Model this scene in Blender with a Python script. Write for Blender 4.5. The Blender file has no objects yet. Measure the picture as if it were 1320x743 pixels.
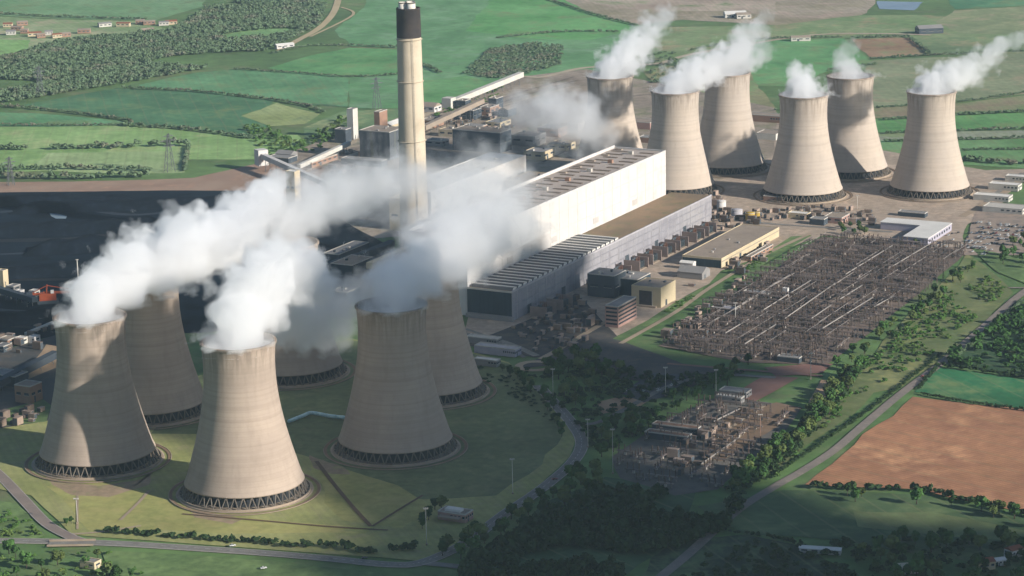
import bpy, bmesh, math, random
import numpy as np
from mathutils import Vector, Matrix, noise as mnoise
random.seed(7); rng = np.random.default_rng(7)
S = bpy.context.scene; COL = S.collection
rad = math.radians
# ------------------------------------------------------------------ camera
FPX, PITCH, ROLL, CH = 3335.62, 0.239943, -0.0197843, 592.11      # focal in photo pixels (1320 wide), solved from the tower rims
Fv = np.array([0, math.cos(PITCH), -math.sin(PITCH)]); R0 = np.array([1., 0, 0]); U0 = np.cross(R0, Fv)
Rv = math.cos(ROLL)*R0+math.sin(ROLL)*U0; Uv_ = -math.sin(ROLL)*R0+math.cos(ROLL)*U0
cam = bpy.data.cameras.new('camera'); camo = bpy.data.objects.new('camera', cam); COL.objects.link(camo)
cam.sensor_fit = 'HORIZONTAL'; cam.sensor_width = 36; cam.lens = 36*FPX/1320
cam.clip_start = 5; cam.clip_end = 30000
mw = Matrix.Identity(4)
for i in range(3): mw[i][0] = Rv[i]; mw[i][1] = Uv_[i]; mw[i][2] = -Fv[i]
mw[2][3] = CH; camo.matrix_world = mw
S.camera = camo
def ray(px, py): return Fv+Rv*(px-660)/FPX-Uv_*(py-371.5)/FPX
def G(px, py, z=0.):                     # survey helper: where a photo pixel meets the level z
    d = ray(px, py); t = (z-CH)/d[2]; return Vector((d[0]*t, d[1]*t, z))
def D(px, py, Y):                        # survey helper: where a photo pixel meets the depth Y
    d = ray(px, py); t = Y/d[1]; return Vector((d[0]*t, Y, CH+d[2]*t))
PA = rad(62.6); UV = Vector((math.cos(PA), math.sin(PA), 0)); WV = Vector((-math.sin(PA), math.cos(PA), 0)); PO = Vector((0, 2290, 0))
def P(u, w, z=0.): return PO+UV*u+WV*w+Vector((0, 0, z))           # plant grid: u along the turbine hall, w behind it
def UW(v): d = v-PO; return d.dot(UV), d.dot(WV)
# ------------------------------------------------------------------ materials
def lin(c):
    if isinstance(c, str): c = [int(c[i:i+2], 16)/255 for i in (0, 2, 4)]
    elif max(c) > 1: c = [x/255 for x in c]
    else: return tuple(c)+(1,)
    return tuple(((x/12.92) if x <= .04045 else ((x+.055)/1.055)**2.4) for x in c)+(1,)
MATS = {}
def M(name, col, col2=None, scale=.05, detail=8, rough=.9, metal=0, stripe=None, rnd=0, col3=None, scale3=.5, lo=.35, hi=.65, spec=.3, bump=0, grain=None, streak=None):
    """noise-mixed Principled material; stripe=(angle, wavelength, strength, colour)"""
    if name in MATS: return MATS[name]
    m = bpy.data.materials.new(name); m.use_nodes = True; MATS[name] = m
    nt = m.node_tree; N = nt.nodes; L = nt.links; b = N['Principled BSDF']
    b.inputs['Roughness'].default_value = rough; b.inputs['Metallic'].default_value = metal
    b.inputs['Specular IOR Level'].default_value = spec
    tc = N.new('ShaderNodeTexCoord'); oi = N.new('ShaderNodeObjectInfo')
    off = N.new('ShaderNodeVectorMath'); off.operation = 'SCALE'; off.inputs[0].default_value = (97, 71, 53); L.new(oi.outputs['Random'], off.inputs['Scale'])
    ad = N.new('ShaderNodeVectorMath'); L.new(tc.outputs['Object'], ad.inputs[0]); L.new(off.outputs[0], ad.inputs[1])
    def nz(sc, det=detail, ro=.6):
        n = N.new('ShaderNodeTexNoise'); n.inputs['Scale'].default_value = sc; n.inputs['Detail'].default_value = det; n.inputs['Roughness'].default_value = ro
        L.new(ad.outputs[0], n.inputs['Vector']); return n.outputs['Fac']
    def remap(s, a, c):
        r = N.new('ShaderNodeMapRange'); r.inputs['From Min'].default_value = a; r.inputs['From Max'].default_value = c; L.new(s, r.inputs['Value']); return r.outputs[0]
    def mix(f, a, c, ft='MIX'):
        x = N.new('ShaderNodeMix'); x.data_type = 'RGBA'; x.blend_type = ft
        if isinstance(f, (int, float)): x.inputs[0].default_value = f
        else: L.new(f, x.inputs[0])
        for k, s in ((6, a), (7, c)):
            if isinstance(s, tuple): x.inputs[k].default_value = s
            else: L.new(s, x.inputs[k])
        return x.outputs[2]
    c = lin(col)
    out = c
    if col2 is not None: out = mix(remap(nz(scale), lo, hi), c, lin(col2))
    if col3 is not None: out = mix(remap(nz(scale3, 5, .7), .52, .7), out, lin(col3))
    if stripe:
        ang, wl, st, sc = stripe
        mp = N.new('ShaderNodeMapping'); mp.inputs['Rotation'].default_value = (0, 0, -ang); L.new(tc.outputs['Object'], mp.inputs['Vector'])
        wv = N.new('ShaderNodeTexWave'); wv.inputs['Scale'].default_value = 2*math.pi/(20*wl)*1.0; wv.inputs['Distortion'].default_value = 1.2; wv.inputs['Detail'].default_value = 2; wv.inputs['Detail Scale'].default_value = .3
        L.new(mp.outputs[0], wv.inputs['Vector'])
        k = N.new('ShaderNodeMath'); k.operation = 'MULTIPLY'; k.inputs[1].default_value = st; L.new(wv.outputs['Fac'], k.inputs[0])
        out = mix(k.outputs[0], out, lin(sc))
        w2 = N.new('ShaderNodeTexWave'); w2.inputs['Scale'].default_value = 2*math.pi/(20*24); w2.inputs['Distortion'].default_value = .4; L.new(mp.outputs[0], w2.inputs['Vector'])
        r2 = N.new('ShaderNodeMapRange'); r2.inputs['From Min'].default_value = .97; r2.inputs['From Max'].default_value = 1; r2.inputs['To Max'].default_value = .3; L.new(w2.outputs['Fac'], r2.inputs['Value'])
        out = mix(r2.outputs[0], out, lin('7c7a58'))
    def mulv(fac, a, c):
        r = N.new('ShaderNodeMapRange'); r.inputs['From Min'].default_value = .32; r.inputs['From Max'].default_value = .68; r.inputs['To Min'].default_value = a; r.inputs['To Max'].default_value = c; L.new(fac, r.inputs['Value'])
        h = N.new('ShaderNodeHueSaturation'); L.new(r.outputs[0], h.inputs['Value'])
        if isinstance(out, tuple): h.inputs['Color'].default_value = out
        else: L.new(out, h.inputs['Color'])
        return h.outputs[0]
    if grain:
        out = mulv(nz(grain[0], 8, .65), 1-grain[1], 1+grain[1]*.8); out = mulv(nz(grain[0]*.14, 6, .6), 1-grain[1]*.8, 1+grain[1]*.7)
    if streak:
        mp3 = N.new('ShaderNodeMapping'); mp3.inputs['Scale'].default_value = (.35, .35, .025); L.new(ad.outputs[0], mp3.inputs['Vector'])
        n3 = N.new('ShaderNodeTexNoise'); n3.inputs['Scale'].default_value = 1; n3.inputs['Detail'].default_value = 5; L.new(mp3.outputs[0], n3.inputs['Vector']); out = mulv(n3.outputs['Fac'], 1+streak*.3, 1-streak)
    if rnd:
        hs = N.new('ShaderNodeHueSaturation'); r = N.new('ShaderNodeMapRange'); r.inputs['To Min'].default_value = 1-rnd; r.inputs['To Max'].default_value = 1+rnd
        L.new(oi.outputs['Random'], r.inputs['Value']); L.new(r.outputs[0], hs.inputs['Value'])
        if isinstance(out, tuple): hs.inputs['Color'].default_value = out
        else: L.new(out, hs.inputs['Color'])
        out = hs.outputs[0]
    if isinstance(out, tuple): b.inputs['Base Color'].default_value = out
    else: L.new(out, b.inputs['Base Color'])
    if bump:
        bp = N.new('ShaderNodeBump'); bp.inputs['Strength'].default_value = .6; bp.inputs['Distance'].default_value = bump
        L.new(nz(.6, 4), bp.inputs['Height']); L.new(bp.outputs[0], b.inputs['Normal'])
    return m
# ------------------------------------------------------------------ mesh builder
class MB:
    def __init__(s): s.v = []; s.f = []; s.mi = []; s.sm = []
    def add(s, vs, fs, mi=0, smooth=False):
        o = len(s.v); s.v += [tuple(x) for x in vs]; s.f += [tuple(i+o for i in f) for f in fs]; s.mi += [mi]*len(fs); s.sm += [smooth]*len(fs); return s
    def box(s, x0, x1, y0, y1, z0, z1, mi=0):
        return s.add([(x0, y0, z0), (x1, y0, z0), (x1, y1, z0), (x0, y1, z0), (x0, y0, z1), (x1, y0, z1), (x1, y1, z1), (x0, y1, z1)],
                     [(0, 3, 2, 1), (4, 5, 6, 7), (0, 1, 5, 4), (1, 2, 6, 5), (2, 3, 7, 6), (3, 0, 4, 7)], mi)
    def lathe(s, prof, n=24, mi=0, cx=0, cy=0, cap0=False, cap1=False, smooth=True):
        vs = [(cx+r*math.cos(2*math.pi*k/n), cy+r*math.sin(2*math.pi*k/n), z) for r, z in prof for k in range(n)]
        fs = [(j*n+k, j*n+(k+1) % n, (j+1)*n+(k+1) % n, (j+1)*n+k) for j in range(len(prof)-1) for k in range(n)]
        s.add(vs, fs, mi, smooth)
        o = len(s.v)-len(vs)
        if cap0: s.f.append(tuple(o+k for k in reversed(range(n)))); s.mi.append(mi); s.sm.append(False)
        if cap1: s.f.append(tuple(o+(len(prof)-1)*n+k for k in range(n))); s.mi.append(mi); s.sm.append(False)
        return s
    def bar(s, a, b, r, n=4, mi=0, r2=None):
        a = Vector(a); b = Vector(b); d = (b-a).normalized(); q = d.orthogonal().normalized(); w = d.cross(q); r2 = r if r2 is None else r2
        vs = [c+(q*math.cos(2*math.pi*(k+.5)/n)+w*math.sin(2*math.pi*(k+.5)/n))*rr for c, rr in ((a, r), (b, r2)) for k in range(n)]
        fs = [(k, (k+1) % n, n+(k+1) % n, n+k) for k in range(n)]+[tuple(reversed(range(n))), tuple(range(n, 2*n))]
        return s.add(vs, fs, mi, n > 6)
    def prism(s, pts, z0, z1, mi=0):
        n = len(pts); vs = [(p[0], p[1], z0) for p in pts]+[(p[0], p[1], z1) for p in pts]
        return s.add(vs, [tuple(reversed(range(n))), tuple(range(n, 2*n))]+[(k, (k+1) % n, n+(k+1) % n, n+k) for k in range(n)], mi)
    def gable(s, x0, x1, y0, y1, z0, z1, mi=0):      # ridge along x
        ym = (y0+y1)/2
        return s.add([(x0, y0, z0), (x1, y0, z0), (x1, y1, z0), (x0, y1, z0), (x0, ym, z1), (x1, ym, z1)],
                     [(0, 3, 2, 1), (0, 1, 5, 4), (2, 3, 4, 5), (0, 4, 3), (1, 2, 5)], mi)
    def mesh(s, name, mats):
        me = bpy.data.meshes.new(name); me.from_pydata(s.v, [], s.f)
        for m in (mats if isinstance(mats, (list, tuple)) else [mats]): me.materials.append(m)
        me.polygons.foreach_set('material_index', s.mi); me.polygons.foreach_set('use_smooth', s.sm); me.update(); return me
    def build(s, name, mats, parent=None, loc=(0, 0, 0), rz=0):
        o = bpy.data.objects.new(name, s.mesh(name, mats)); COL.objects.link(o); o.location = loc; o.rotation_euler = (0, 0, rz)
        if parent is not None: o.parent = parent
        return o
def tag(o, label=None, cat=None, group=None, kind=None):
    if label: o['label'] = label
    if cat: o['category'] = cat
    if group: o['group'] = group
    if kind: o['kind'] = kind
    return o
def thing(name, label, cat, loc=(0, 0, 0), rz=0, group=None):
    o = bpy.data.objects.new(name, None); COL.objects.link(o); o.location = loc; o.rotation_euler = (0, 0, rz); o.empty_display_size = 2
    return tag(o, label, cat, group)
def kids(o): return [c for c in COL.objects if c.parent is o]
def dup(root, childs, loc, rz, label=None, scale=None, group=None):
    r = root.copy(); COL.objects.link(r); r.location = loc; r.rotation_euler = (0, 0, rz)
    if scale: r.scale = scale
    if label: r['label'] = label
    if group: r['group'] = group
    for c, gs in childs:
        d = c.copy(); COL.objects.link(d); d.parent = r
        for g in gs: e = g.copy(); COL.objects.link(e); e.parent = d
    return r
def tree_of(root):
    ch = [o for o in bpy.data.objects if o.parent is root]
    return [(c, [o for o in bpy.data.objects if o.parent is c]) for c in ch]
# ------------------------------------------------------------------ ground sheets
def inpoly(p, poly):
    x, y = p[0], p[1]; c = False; n = len(poly)
    for i in range(n):
        a, b = poly[i], poly[(i+1) % n]
        if (a[1] > y) != (b[1] > y) and x < (b[0]-a[0])*(y-a[1])/(b[1]-a[1])+a[0]: c = not c
    return c
def wpoly(pts): return [G(*p) for p in pts]
def sheet(name, pts, mat, z, jit=2.5, step=25, world=False, kind='structure'):
    W = pts if world else wpoly(pts); out = []
    for i, a in enumerate(W):
        b = W[(i+1) % len(W)]; L = (b-a).length; n = max(1, int(L/step)); nrm = Vector((-(b-a).y, (b-a).x, 0)).normalized() if L else Vector()
        for k in range(n):
            p = a.lerp(b, k/n)
            if jit: p = p+nrm*jit*(mnoise.noise(p*.018)*1.3+mnoise.noise(p*.09)*.7)
            out.append((p.x, p.y, 0))
    c = Vector((sum(p[0] for p in out)/len(out), sum(p[1] for p in out)/len(out), 0))
    mb = MB(); mb.add([(p[0]-c.x, p[1]-c.y, 0) for p in out], [tuple(range(len(out)))])
    o = mb.build(name, mat, loc=(c.x, c.y, z)); n = o.data.polygons[0].normal
    if n.z < 0: o.data.flip_normals()
    return tag(o, kind=kind)
def smooth_path(W, sub=6):
    out = []
    for i in range(len(W)-1):
        p0 = W[max(i-1, 0)]; p1 = W[i]; p2 = W[i+1]; p3 = W[min(i+2, len(W)-1)]
        for k in range(sub):
            t = k/sub
            out.append(.5*((2*p1)+(p2-p0)*t+(2*p0-5*p1+4*p2-p3)*t*t+(3*p1-p0-3*p2+p3)*t**3))
    out.append(W[-1]); return out
def ribbon(name, pts, width, mat, z, world=False, sub=6, kind='structure', jit=0, thick=0):
    W = smooth_path(pts if world else wpoly(pts), sub); c = W[0].copy(); vs = []; n = len(W)
    for i, p in enumerate(W):
        d = (W[min(i+1, n-1)]-W[max(i-1, 0)]); d.z = 0; d.normalize(); q = Vector((-d.y, d.x, 0)); w = width/2*(1+jit*mnoise.noise(p*.05))
        vs += [p+q*w-c, p-q*w-c]
    vs = [(v.x, v.y, 0) for v in vs]
    mb = MB(); mb.add(vs, [(2*i+1, 2*i+3, 2*i+2, 2*i) for i in range(n-1)])
    if thick:
        o0 = len(vs); mb.add([(x, y, -thick) for x, y, _ in vs], [])
        for i in range(n-1):
            mb.f += [(2*i, 2*i+2, o0+2*i+2, o0+2*i), (2*i+1, o0+2*i+1, o0+2*i+3, 2*i+3)]; mb.mi += [0, 0]; mb.sm += [False]*2
    o = mb.build(name, mat, loc=(c.x, c.y, z)); return tag(o, kind=kind)
def near_line(p, line, d):
    for a, b in zip(line[:-1], line[1:]):
        ab = b-a; t = max(0, min(1, (p-a).dot(ab)/max(ab.length_squared, 1e-6)))
        if (p-(a+ab*t)).length < d: return True
    return False
exec_parts = []
# ================================================================== SETTING
gm = M('meadow', '4e6b3a', '5f7a45', .004, 10, col3='6f7350', scale3=.012, grain=(.05, .25))
g = MB(); g.add([(-7000, -1500, 0), (7000, -1500, 0), (7000, 12000, 0), (-7000, 12000, 0)], [(0, 1, 2, 3)])
tag(g.build('ground', gm), kind='structure')
Z = [0.05]
def fld(pts, col, col2, ang=.4, wl=9, st=.12, sc=None, name='field', jit=4, **k):
    Z[0] += .012
    m = M('field_soil_%d' % len(MATS), col, col2, k.get('s1', .009), 10, stripe=(ang, wl, st, sc or '4a6038'), col3=k.get('col3', '6a7a4c'), scale3=.018, lo=.38, hi=.62, grain=(.07, .2))
    return sheet(name, pts, m, Z[0], jit)
# far left
fld([(-60, -40), (275, -40), (262, 8), (200, 27), (60, 24), (-60, 16)], (98, 140, 88), (118, 152, 108))
fld([(-60, 18), (60, 25), (200, 28), (215, 40), (150, 46), (60, 58), (-60, 84)], (128, 152, 100), (148, 160, 118), col3=(176, 160, 130))
fld([(-60, 50), (40, 52), (30, 70), (-60, 76)], (128, 170, 96), (140, 178, 110))
fld([(285, 38), (372, 37), (368, 47), (300, 50), (260, 44)], (112, 152, 92), (126, 162, 104))
fld([(-60, 143), (40, 146), (160, 156), (158, 162), (60, 164), (-60, 163)], (80, 132, 84), (98, 146, 100))
fld([(28, 136), (150, 114), (240, 118), (352, 129), (345, 140), (312, 148), (345, 163), (322, 176), (240, 166), (165, 160), (166, 153), (55, 139)], (66, 110, 72), (80, 124, 84), ang=.2, wl=11)
fld([(178, 110), (250, 94), (305, 90), (400, 95), (450, 100), (448, 138), (400, 136), (355, 128), (188, 114)], (84, 134, 86), (102, 148, 102), ang=.2)
fld([(345, 88), (400, 72), (450, 62), (515, 64), (515, 97), (440, 98), (360, 91)], (82, 138, 76), (102, 154, 94), ang=1)
fld([(430, 40), (470, 10), (480, -40), (820, -40), (825, 12), (822, 60), (800, 88), (740, 95), (600, 125), (545, 140), (450, 140), (450, 100), (515, 97), (515, 62), (455, 60)], (90, 140, 86), (110, 152, 104), ang=.9, wl=14, col3=(118, 148, 114))
fld([(640, -10), (800, 8), (812, 40), (760, 52), (680, 50), (600, 40)], (84, 148, 74), (104, 160, 94), ang=.9)
fld([(545, 140), (598, 124), (640, 108), (600, 98), (546, 105)], (88, 144, 80), (108, 156, 98), ang=.9)
fld([(310, 150), (355, 133), (412, 147), (392, 160), (350, 163)], (142, 154, 94), (156, 166, 112))
fld([(-60, 163), (60, 164), (158, 162), (235, 168), (322, 178), (384, 174), (394, 184), (330, 206), (246, 206), (150, 216), (-60, 226)], (126, 160, 92), (140, 170, 106), ang=.1, wl=12, col3=(154, 164, 112))
fld([(62, 198), (242, 195), (238, 223), (120, 224), (40, 219)], (146, 170, 112), (160, 178, 126), ang=.1)
fld([(390, 165), (440, 145), (516, 140), (516, 175), (470, 178), (400, 190)], (94, 124, 80), (112, 136, 92), ang=.5, col3=(146, 146, 102))
# far right
fld([(690, -20), (760, 17), (820, 33), (880, 26), (1005, 33), (1110, 20), (1130, 5), (1130, -40), (690, -40)], (146, 134, 106), (160, 146, 128), col3=(176, 150, 134), ang=.1)
fld([(720, -6), (790, 10), (850, 16), (1000, 12), (1000, 2), (800, 0)], (166, 144, 126), (178, 160, 142), ang=.1)
fld([(828, 36), (1000, 33), (1110, 20), (1200, 20), (1320, 30), (1400, 44), (1400, 70), (1200, 68), (1098, 50), (975, 52), (890, 70), (845, 82)], (110, 138, 84), (132, 144, 102), col3=(152, 132, 100))
fld([(1098, 51), (1172, 49), (1198, 71), (1122, 76)], (142, 110, 82), (156, 124, 98), ang=.1, wl=7)
fld([(1172, 49), (1400, 47), (1400, 68), (1200, 71)], (98, 120, 80), (118, 138, 94), col3=(144, 128, 98))
fld([(1230, 14), (1400, 4), (1400, 46), (1240, 44), (1205, 30)], (124, 138, 96), (140, 144, 104), col3=(152, 134, 112))
fld([(1200, -40), (1400, -40), (1400, 4), (1230, 12)], (70, 126, 84), (92, 144, 100))
fld([(972, 52), (1086, 50), (1130, 84), (1066, 92), (1024, 112), (960, 110)], (84, 142, 80), (106, 156, 98), ang=.3)
fld([(1125, 78), (1400, 66), (1400, 112), (1240, 132), (1060, 142)], (126, 136, 100), (138, 144, 110), ang=.05, wl=12, col3=(148, 132, 106))
fld([(830, 90), (960, 72), (975, 110), (1000, 140), (900, 130), (840, 105)], (126, 126, 86), (144, 138, 100), col3=(100, 138, 84))
fld([(1060, 143), (1240, 133), (1400, 114), (1400, 140), (1100, 154)], (144, 128, 102), (128, 136, 94), ang=.05)
fld([(1060, 157), (1400, 142), (1400, 166), (1080, 172)], (84, 136, 74), (102, 150, 88), ang=.05)
fld([(1080, 173), (1400, 167), (1400, 178), (1080, 182)], (148, 150, 132), (130, 140, 106), ang=.05)
fld([(1080, 183), (1400, 179), (1400, 222), (1250, 214), (1080, 204)], (90, 132, 76), (112, 148, 98), ang=.05, wl=8)
Z[0] += .012
sheet('lake', [(1130, 2), (1190, 3), (1178, 14), (1134, 12)], M('lake_water', '6f7f90', '7d8b9a', .01, rough=.25, spec=.5), Z[0])
# lower right
fld([(1180, 506), (1207, 474), (1340, 492), (1460, 508), (1460, 548), (1340, 530), (1250, 518)], (34, 98, 58), (46, 112, 70), ang=.35)
fld([(1040, 626), (1100, 574), (1176, 513), (1250, 520), (1340, 532), (1460, 552), (1460, 700), (1330, 667), (1270, 651), (1230, 643), (1185, 631), (1100, 629)], (176, 126, 90), (152, 106, 78), ang=.8, wl=4, st=.3, sc=(120, 84, 62), col3=(190, 142, 102), s1=.02)
fld([(985, 618), (1060, 560), (1130, 508), (1165, 500), (1215, 462), (1310, 378), (1250, 328), (1200, 380), (1140, 440), (1080, 500), (1000, 580)], (92, 108, 62), (112, 118, 76), ang=.8, col3=(143, 138, 88), wl=6, s1=.03)
fld([(1215, 470), (1262, 430), (1330, 390), (1460, 300), (1460, 506), (1330, 489)], (48, 76, 46), (64, 92, 58), ang=.8)
fld([(900, 655), (1010, 632), (1110, 634), (1190, 640), (1330, 670), (1460, 705), (1460, 760), (1100, 700), (960, 690)], (64, 88, 56), (80, 100, 62), ang=.35, col3=(104, 114, 74))
fld([(1100, 660), (1200, 662), (1330, 686), (1330, 700), (1190, 690), (1100, 680)], (100, 112, 70), (112, 120, 80), ang=.35)
fld([(850, 700), (960, 690), (1040, 705), (1100, 740), (1060, 790), (800, 790)], (44, 58, 42), (56, 70, 50), ang=.35)
fld([(590, 745), (700, 650), (780, 616), (900, 630), (870, 700), (780, 760)], (54, 80, 50), (68, 94, 60), col3=(86, 108, 74), ang=.6)
# front lawn round the south towers
lawn = M('mown_lawn', '8c9056', '9c9a64', 0.02, 10, col3='98926a', scale3=.05, grain=(.12, .14), stripe=(.35, 6, .2, '6e7848'))
Z[0] += .012
sheet('lawn', [(-60, 560), (40, 545), (180, 500), (330, 470), (450, 438), (600, 452), (655, 468), (690, 498), (722, 530), (742, 560), (735, 590), (690, 630), (640, 668), (595, 700), (545, 724), (430, 716), (250, 702), (95, 690), (40, 640), (-60, 620)], lawn, Z[0])
dk = M('shaded_lawn', '606a44', '6c744e', .03, 9, col3='7a7c56', scale3=.04, grain=(.12, .2))  # shade over the inner lawn, put into the grass colour
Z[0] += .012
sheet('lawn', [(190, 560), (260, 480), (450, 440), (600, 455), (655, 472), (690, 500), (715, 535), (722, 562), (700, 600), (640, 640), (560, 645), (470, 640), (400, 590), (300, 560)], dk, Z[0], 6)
Z[0] += .012
sheet('lawn', [(400, 596), (470, 615), (520, 626), (545, 650), (520, 680), (440, 672), (410, 650)], M('sunlit_lawn', '8e9054', '9c965c', .03, 9, col3='98905c', scale3=.06, grain=(.12, .16)), Z[0], 6)  # patch where the sun falls, its light put into the grass colour
sheet('lawn', [(60, 628), (140, 622), (235, 650), (330, 672), (480, 680), (470, 690), (300, 688), (120, 684)], MATS['sunlit_lawn'], Z[0]+.006, 4)
wn_ = M('worn_ground', 'a08a72', '8c7a62', .06, 9, col3='8c8a5e', scale3=.08, grain=(.2, .2))
for q in ([(52, 606), (80, 622), (130, 628), (185, 618), (200, 606), (190, 626), (140, 642), (92, 640), (66, 626)], [(225, 640), (262, 660), (310, 670), (300, 676), (250, 668)], [(398, 588), (440, 604), (452, 612), (428, 612), (405, 604)]): sheet('worn_ground', q, wn_, Z[0]+.009, 3, 8)
Z[0] += .012
sheet('verge', [(130, 712), (250, 716), (400, 728), (480, 738), (560, 760), (140, 760)], M('verge_grass', '566f40', '6a7f4c', .03, 9, grain=(.12, .25)), Z[0], 3)
sheet('verge', [(-40, 640), (20, 650), (60, 690), (40, 697), (-40, 697)], MATS['verge_grass'], Z[0]+.006, 3)
# plant yards
yard = M('yard_gravel', 'ac9a88', '988876', .02, 10, col3='bca48e', scale3=.05, grain=(.15, .2))
Z[0] += .012
sheet('yard', [(905, 240), (960, 215), (1000, 185), (1140, 195), (1270, 220), (1335, 218), (1290, 262), (1245, 290), (1238, 322), (1060, 304), (990, 330), (930, 350), (850, 410), (780, 440), (700, 460), (600, 440), (600, 400), (860, 250)], yard, Z[0], 4)
back = M('works_yard', '8a7c6c', '9a8c7c', .015, 10, col3='6f7050', scale3=.02, grain=(.15, .25))
Z[0] += .012
sheet('yard', [(330, 212), (420, 180), (470, 172), (545, 140), (600, 127), (665, 100), (755, 90), (850, 108), (1000, 140), (1010, 195), (905, 245), (600, 300), (450, 310), (390, 260)], back, Z[0], 4)
Z[0] += .012
sheet('yard', [(1000, 150), (1070, 150), (1080, 176), (1140, 200), (1000, 200)], yard, Z[0], 4)
sheet('yard', [(-60, 252), (-60, 236), (150, 234), (250, 230), (330, 212), (420, 215), (390, 262), (330, 247), (150, 248)], M('ash_strip', '8f7462', '9c8470', .02, 10, col3='a8866f', scale3=.06), Z[0]+.006, 3)
Z[0] += .012
coal = M('coal_ground', '0f1822', '1d2833', .009, 10, col3='090e15', scale3=.03, rough=1, spec=.04)
sheet('coal_yard', [(-60, 250), (150, 247), (330, 246), (400, 262), (470, 300), (520, 330), (440, 410), (260, 430), (75, 432), (-60, 470)], coal, Z[0], 3)
Z[0] += .012
sheet('yard', [(-60, 470), (75, 432), (120, 440), (240, 480), (180, 500), (60, 545), (-60, 560)], M('dark_yard', '3b3f40', '4f4c48', .03, 10, col3='5f5448', scale3=.08), Z[0], 3)
Z[0] += .012
sheet('yard', [(20, 496), (60, 445), (90, 450), (84, 470), (50, 484)], M('sand_strip', 'a58c70', '8c765e', .04, 9), Z[0], 2)
sheet('lawn', [(-60, 540), (0, 530), (55, 516), (66, 524), (60, 545), (-60, 556)], MATS['verge_grass'], Z[0]+.004, 2)
Z[0] += .012
swg = M('switchyard_gravel', '6a5c52', '7a6a5e', .04, 10, col3='4a433d', scale3=.1, grain=(.2, .25))
sheet('switchyard_ground', [(850, 447), (1060, 306), (1150, 312), (1252, 322), (1160, 400), (1065, 472), (960, 468)], swg, Z[0], 2)
Z[0] += .012
sheet('switchyard_ground', [(800, 618), (790, 590), (850, 545), (925, 512), (1034, 526), (1010, 560), (925, 632), (870, 640)], M('shunt_gravel', '5a5650', '68625a', .04, 10, col3='4c4a48', scale3=.1), Z[0], 2)
Z[0] += .012
sheet('switchyard_ground', [(935, 540), (1000, 520), (1034, 527), (985, 562), (930, 596), (905, 590)], M('brown_gravel', '7c6650', '6a5848', .05, 9, col3='8a705a', scale3=.1), Z[0], 2)
Z[0] += .012
sheet('yard', [(775, 535), (770, 520), (800, 512), (835, 518), (820, 528), (800, 530)], M('bare_clay', 'b09276', 'a08468', .06, 9), Z[0], 2)
sheet('yard', [(940, 512), (985, 485), (1030, 488), (975, 518)], M('red_gravel', '7a5a50', '866458', .05, 9), Z[0]+.004, 2)
sheet('yard', [(1040, 520), (1060, 490), (1095, 498), (1060, 520)], MATS['bare_clay'], Z[0]+.006, 2)
sheet('yard', [(985, 475), (1040, 470), (1075, 470), (1060, 482), (1000, 486)], MATS['red_gravel'], Z[0]+.008, 2)
sheet('yard', [(660, 478), (720, 452), (800, 440), (880, 470), (960, 480), (900, 500), (800, 490), (730, 470)], MATS['dark_yard'], Z[0]+.01, 2)
sheet('yard', [(800, 508), (840, 482), (890, 484), (860, 512), (830, 520)], M('asphalt_lot', '46484c', '505256', .05, 8), Z[0]+.014, 1)
# station ground in front of the turbine hall
Z[0] += .025
sheet('yard', [(600, 446), (655, 424), (750, 385), (800, 440), (740, 455), (690, 462)], M('transformer_yard', '3a3c3e', '4c4844', .05, 9, col3='5c544a', scale3=.1), Z[0], 1)
sheet('verge', [(835, 414), (875, 388), (905, 372), (908, 378), (870, 402), (800, 440), (790, 438)], MATS['verge_grass'], Z[0]+.004, 1)
sheet('verge', [(945, 352), (985, 328), (1020, 306), (1046, 304), (1010, 325), (965, 356)], MATS['verge_grass'], Z[0]+.006, 1)
sheet('yard', [(1240, 330), (1262, 262), (1345, 268), (1345, 330)], M('parking_gravel', '9a8878', '8a7c70', .05, 9, col3='776c64', scale3=.1), Z[0]+.008, 2)
sheet('yard', [(1250, 320), (1300, 330), (1335, 350), (1335, 372), (1285, 352)], MATS['verge_grass'], Z[0]+.012, 2)
# roads
Z[0] += .03
asph = M('asphalt', '77736d', '827e76', .08, 8, col3='6a6660', scale3=.2)
pale = M('pale_road', 'a5937c', '94846f', .03, 8)
track = M('track_gravel', '857a70', '776e66', .05, 8, col3='94867a', scale3=.12)
main_pts = [(-40, 698), (60, 699), (150, 702), (250, 708), (350, 715), (430, 722), (500, 729), (545, 726), (600, 701), (650, 664), (700, 630), (738, 597), (750, 572), (738, 548), (714, 520), (694, 498)]
ring_c = G(690, 473); ring = [ring_c+Vector((14*math.cos(t), 14*math.sin(t), 0)) for t in np.linspace(0, 2*math.pi, 25)]
kerbm = M('kerb_concrete', 'a8a198', '97908a', .2)
def road(pts, w, mat, name='road', kerb=False, world=False):
    Z[0] += .006
    if kerb: ribbon('kerb', pts, w+1.2, kerbm, Z[0]+.09, thick=.3, world=world)
    return ribbon(name, pts, w, mat, Z[0]+.1 if kerb else Z[0], world=world)
road(main_pts, 9, asph, kerb=True)
Z[0] += .02
ribbon('road', ring, 7, pale, Z[0]+.12, world=True, sub=2)
road([(545, 727), (600, 733), (650, 744), (720, 765)], 8, asph)
road([(-40, 580), (0, 614), (30, 645), (60, 676), (92, 694), (112, 700)], 8, M('worn_road', '8a7c72', '7c7068', .06), kerb=True)
road([(90, 690), (130, 687), (182, 679)], 3, pale, 'path')
road([(738, 546), (766, 547), (800, 532), (860, 500), (920, 485), (1000, 488)], 6, asph)
road([(697, 464), (730, 446), (760, 428), (830, 388), (905, 340), (935, 347)], 6, pale)
road([(800, 444), (870, 404), (915, 372), (985, 330), (1045, 302)], 5, pale)
road([(600, 432), (650, 442), (692, 460)], 7, asph)
road([(676, 462), (640, 440), (600, 425)], 4, asph)
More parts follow.
